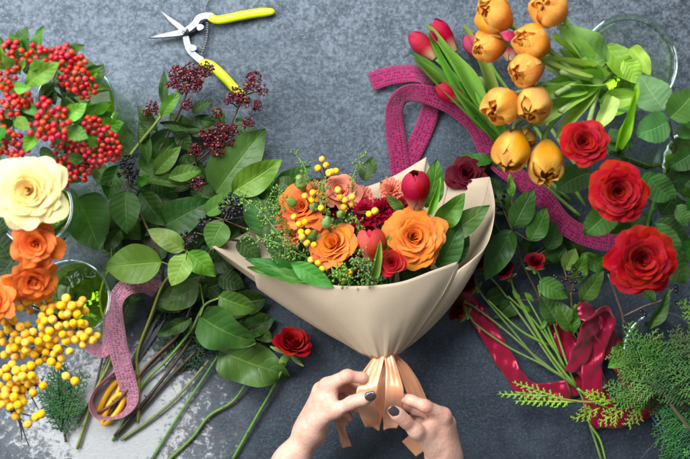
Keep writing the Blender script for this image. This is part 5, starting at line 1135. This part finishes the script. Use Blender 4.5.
# ------------------------------------------------------------------ spray roses, right of the bouquet
G = 'dark spray roses beside the bouquet'
DR1 = (.22, .002, .012); DR2 = (.32, .004, .018)
def srose(label, px, py, z, d, axis, seed, pts, n=20):
    t = thing('spray_rose', label, 'rose', P(*pts[-1]), G); ax = Vector(axis).normalized()
    rose_petals(t, P(px, py, z), S(d * .5, z), axis, DR1, DR2, M_dred, seed, n, 1.15, curl=.7, wave=.8, droop=.25, cupped=.42)
    c = P(px, py, z) - np.array(ax) * S(d * .5, z); sepals(t, c, axis, S(d * .55, z), 5, .75)
    stem(t, [((px - ax.x * d * .65), (py + ax.y * d * .65), z - ax.z * d * .6)] + list(pts), (1.1, 1.5), (.17, .28, .06), nodes=2)
J = (577, 388, 6); E = (602, 462, 4)
srose('small dark red rose upright among the leaves near the blue-black berries', 535, 261, 34, 23, (-.15, .6, .8), 131, [(543, 285, 20), (556, 330, 10), (570, 372, 7), J])
srose('small dark red rose nosing out under a long dark leaf', 505, 270, 30, 22, (-.4, .6, .7), 132, [(516, 295, 16), (536, 332, 10), (566, 376, 7), J])
srose('small dark red rose against the paper wrap edge', 469, 284, 26, 23, (-.7, .4, .6), 133, [(486, 300, 14), (512, 330, 9), (540, 362, 7), (568, 380, 7), J])
srose('lowest small dark red rose, over the bare slate', 458, 311, 22, 23, (-.75, .35, .5), 134, [(478, 326, 10), (510, 348, 8), (545, 366, 7), J, (590, 425, 5), E])
srose('small dark red rose squeezed above two others at the paper edge', 480, 264, 22, 21, (-.5, .7, .5), 135, [(500, 288, 12), (528, 326, 8), (560, 372, 6), J])
srose('small dark red rose tucked under the paper wrap', 455, 297, 14, 20, (-.8, .4, .3), 136, [(476, 308, 8), (505, 330, 7), (540, 360, 6), J])
t = thing('rose', 'wide maroon rose lying behind the paper wrap corner', 'rose', P(470, 176, 0))
rose_petals(t, P(466, 173, 22), S(21, 22), (-.1, .35, 1), (.045, .001, .006), (.065, .002, .009), M_dred, 141, 30, .75, curl=1.1, wave=1.4); stem(t, [(470, 180, 8), (490, 215, 6), (510, 250, 4)], 1.8, (.05, .10, .03))
leaf(t, (492, 160, 16), (450, 162, 12), 16, C_MID, 'rose'); leaf(t, (496, 168, 14), (506, 150, 18), 18, (.03, .08, .05), 'rose'); leaf(t, (480, 190, 6), (505, 190, 8), 24, C_DARK, 'rose')
sepals(t, P(467, 177, 10), (-.1, .35, 1), S(20, 10))
# fresh green side shoots on the spray-rose stems
t = thing('spray_rose_shoots', 'thin leafless green shoots branching between the spray roses', 'stems', P(580, 395, 5))
b = Bag()
for e in (((577, 388), (548, 350), (520, 300), (512, 284)), ((566, 370), (545, 330), (526, 296)), ((556, 352), (535, 322), (508, 296)), ((548, 345), (520, 330), (488, 300)), ((577, 388), (596, 402), (612, 410)), ((590, 425), (600, 440), (606, 462)), ((560, 358), (545, 318), (538, 285))): b.tube([P(x, y, 8 + 3 * k) for k, (x, y) in enumerate(e)], [1.5 * K, .8 * K], 6)
bagpart('stem', b, M_stem, t, color=(.15, .28, .05))
for q, e in (((520, 300, 14), (512, 290, 18)), ((524, 292, 14), (534, 302, 16)), ((530, 312, 12), (522, 304, 14)), ((540, 330, 12), (548, 318, 14))): leaf(t, q, e, 5, (.15, .30, .06), 'lance')

# ------------------------------------------------------------------ leafy sprigs, right half
G = 'leafy branches under the lace ribbon'
sprig('viburnum_sprig', 'leafy sprig rising along the paper wrap to the lace ribbon', 'leafy sprig', [(512, 230, 34), (522, 262, 24), (540, 300, 12), (556, 350, 8), (572, 398, 6)], (1.2, 1.6), SB,
      [((513, 228, 40), (534, 189, 42), 25, (.032, .10, .030), 'broad', .1), ((530, 241, 38), (547, 207, 38), 21, (.035, .11, .028), 'broad', -.1), ((512, 197, 22), (510, 173, 26), 9, C_BRIGHT), ((512, 230, 40), (485, 281, 36), 27, (.035, .095, .035), 'broad', .1), ((547, 250, 26), (561, 214, 22), 19, C_DARK), ((505, 215, 14), (498, 190, 10), 20, C_DARK), ((540, 250, 14), (560, 258, 12), 24, C_DARK), ((520, 245, 14), (536, 246, 12), 20, C_DARK), ((566, 232, 12), (580, 262, 12), 22, C_DARK), ((515, 300, 8), (495, 318, 8), 22, (.03, .07, .03)), ((505, 292, 8), (484, 300, 8), 20, C_DARK)], [(500, 202, 16, 9, 12, 4.2)], group=G)
sprig('viburnum_sprig', 'leafy sprig with blue-black berries above the crimson satin loop', 'leafy sprig', [(571, 292, 30), (573, 312, 22), (582, 345, 16), (598, 372, 12), (606, 388, 8)], (1.3, 1.9), (.14, .09, .05),
      [((539, 281, 32), (569, 298, 34), 21, (.038, .10, .038), 'broad', .1), ((580, 302, 36), (604, 270, 40), 21, (.06, .17, .045), 'broad', .3), ((575, 283, 28), (586, 254, 28), 17, C_MID), ((557, 323, 22), (540, 296, 22), 24, (.045, .10, .04)), ((572, 330, 24), (556, 300, 26), 20, (.06, .14, .03)), ((582, 254, 20), (610, 269, 18), 19, C_MID), ((573, 334, 26), (576, 304, 30), 11, (.075, .18, .03)), ((562, 262, 18), (545, 240, 16), 24, C_DARK), ((565, 270, 20), (576, 248, 18), 18, (.09, .16, .04))], [(567, 279, 38, 14, 17, 4.6)], group=G)
t = thing('berry_twig', 'bare brown twig with a fork below the biggest red rose', 'twig', P(623, 340, 8))
stem(t, [(623, 340, 8), (623, 318, 14), (616, 296, 20), (608, 274, 24)], (1.4, 1.0), (.20, .12, .07), extra=[([(624, 316, 14), (645, 306, 20), (662, 300, 26), (674, 288, 30)], (1.1, .7)), ([(623, 320, 14), (630, 326, 12), (640, 330, 10)], .8)])
for x, y in ((662, 289), (676, 287), (677, 303), (641, 311), (645, 314), (676, 291)): berry(t, BM_blue, x, y, 30, 4.6)
leaf(t, (647, 330, 34), (671, 289, 46), 14, (.035, .125, .028), 'lance', .2); leaf(t, (655, 302, 26), (640, 286, 28), 12, (.04, .10, .05), 'lance')
leaf(t, (630, 352, 20), (608, 368, 20), 16, C_BRIGHT, 'broad'); leaf(t, (634, 345, 24), (612, 352, 26), 18, (.07, .18, .04), 'broad')

# ------------------------------------------------------------------ conifer branches, bottom right
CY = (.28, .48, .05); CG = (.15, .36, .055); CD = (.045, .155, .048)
conifer('bright yellow-green conifer branch reaching left over the crimson ribbon', [(690, 392, 36), (640, 396, 32), (590, 402, 28), (545, 396, 24), (515, 392, 22)],
        [((560, 398, 25), (512, 382, 24), 16, CY), ((575, 402, 26), (514, 401, 24), 18, CY), ((548, 396, 26), (497, 394, 24), 14, CY), ((600, 408, 28), (572, 420, 26), 22, CY), ((612, 404, 30), (584, 392, 30), 22, CY), ((625, 408, 32), (598, 424, 28), 26, CY), ((640, 400, 34), (604, 384, 34), 30, (.11, .26, .04)), ((650, 404, 36), (612, 402, 34), 34, CG), ((642, 408, 30), (625, 426, 26), 24, CY)], CY, 400, 1.35, (2.0, 1.0), (.20, .19, .05), 'conifer branches at the lower right')
conifer('mid green conifer branch spreading up to the satin loop', [(700, 420, 44), (668, 392, 46), (645, 366, 48), (630, 345, 48)],
        [((650, 380, 50), (610, 352, 52), 42, (.10, .25, .05)), ((645, 370, 52), (628, 322, 56), 38, (.09, .235, .045)), ((660, 380, 54), (652, 330, 60), 40, CG), ((672, 388, 50), (622, 378, 52), 46, CG), ((680, 395, 54), (678, 335, 62), 46, CG), ((655, 395, 46), (618, 390, 44), 36, (.09, .23, .045)), ((690, 400, 56), (648, 350, 60), 44, CG), ((668, 376, 58), (640, 338, 62), 34, (.08, .22, .04))], CG, 430, 1.45, (2.4, 1.2), (.16, .13, .05), 'conifer branches at the lower right')
conifer('dense dark conifer branch filling the photo corner', [(720, 470, 60), (690, 430, 62), (668, 400, 64), (660, 380, 62)],
        [((690, 405, 66), (650, 375, 64), 44, (.045, .15, .045)), ((700, 400, 70), (660, 352, 70), 50, (.05, .16, .04)), ((705, 380, 74), (668, 340, 72), 44, (.085, .19, .05)), ((700, 360, 76), (672, 328, 74), 34, (.09, .20, .06)), ((710, 330, 70), (680, 300, 70), 34, CG), ((700, 440, 60), (664, 405, 60), 40, CD), ((700, 450, 58), (662, 435, 56), 40, CD), ((690, 440, 58), (676, 468, 52), 44, CD), ((705, 420, 64), (680, 460, 60), 46, (.03, .11, .04)), ((706, 430, 62), (655, 420, 56), 34, CD), ((720, 410, 70), (684, 385, 72), 40, (.10, .21, .05)), ((712, 396, 76), (664, 368, 74), 40, (.07, .17, .04)), ((690, 460, 50), (662, 462, 46), 36, CD), ((700, 470, 58), (690, 425, 62), 40, CG)], CD, 470, 1.5, (3, 1.6), (.10, .08, .04), 'conifer branches at the lower right')
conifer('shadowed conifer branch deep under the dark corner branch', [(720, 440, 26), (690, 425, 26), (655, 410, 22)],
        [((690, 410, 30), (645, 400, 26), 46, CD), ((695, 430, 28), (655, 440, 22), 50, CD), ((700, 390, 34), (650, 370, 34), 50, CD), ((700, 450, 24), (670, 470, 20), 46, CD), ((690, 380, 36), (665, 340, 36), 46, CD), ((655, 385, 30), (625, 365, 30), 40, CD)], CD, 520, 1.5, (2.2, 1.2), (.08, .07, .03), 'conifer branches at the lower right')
t = thing('wire', 'short curved pale blue wire beside the dark conifer', 'wire', P(660, 425, 2))
b = Bag(); b.tube([P(652, 416, 6), P(657, 424, 7), P(664, 430, 7), P(674, 434, 6)], .9 * K, 6); bagpart('wire_length', b, plain('blue_wire', (.10, .32, .55), .35, .5, var=None), t)
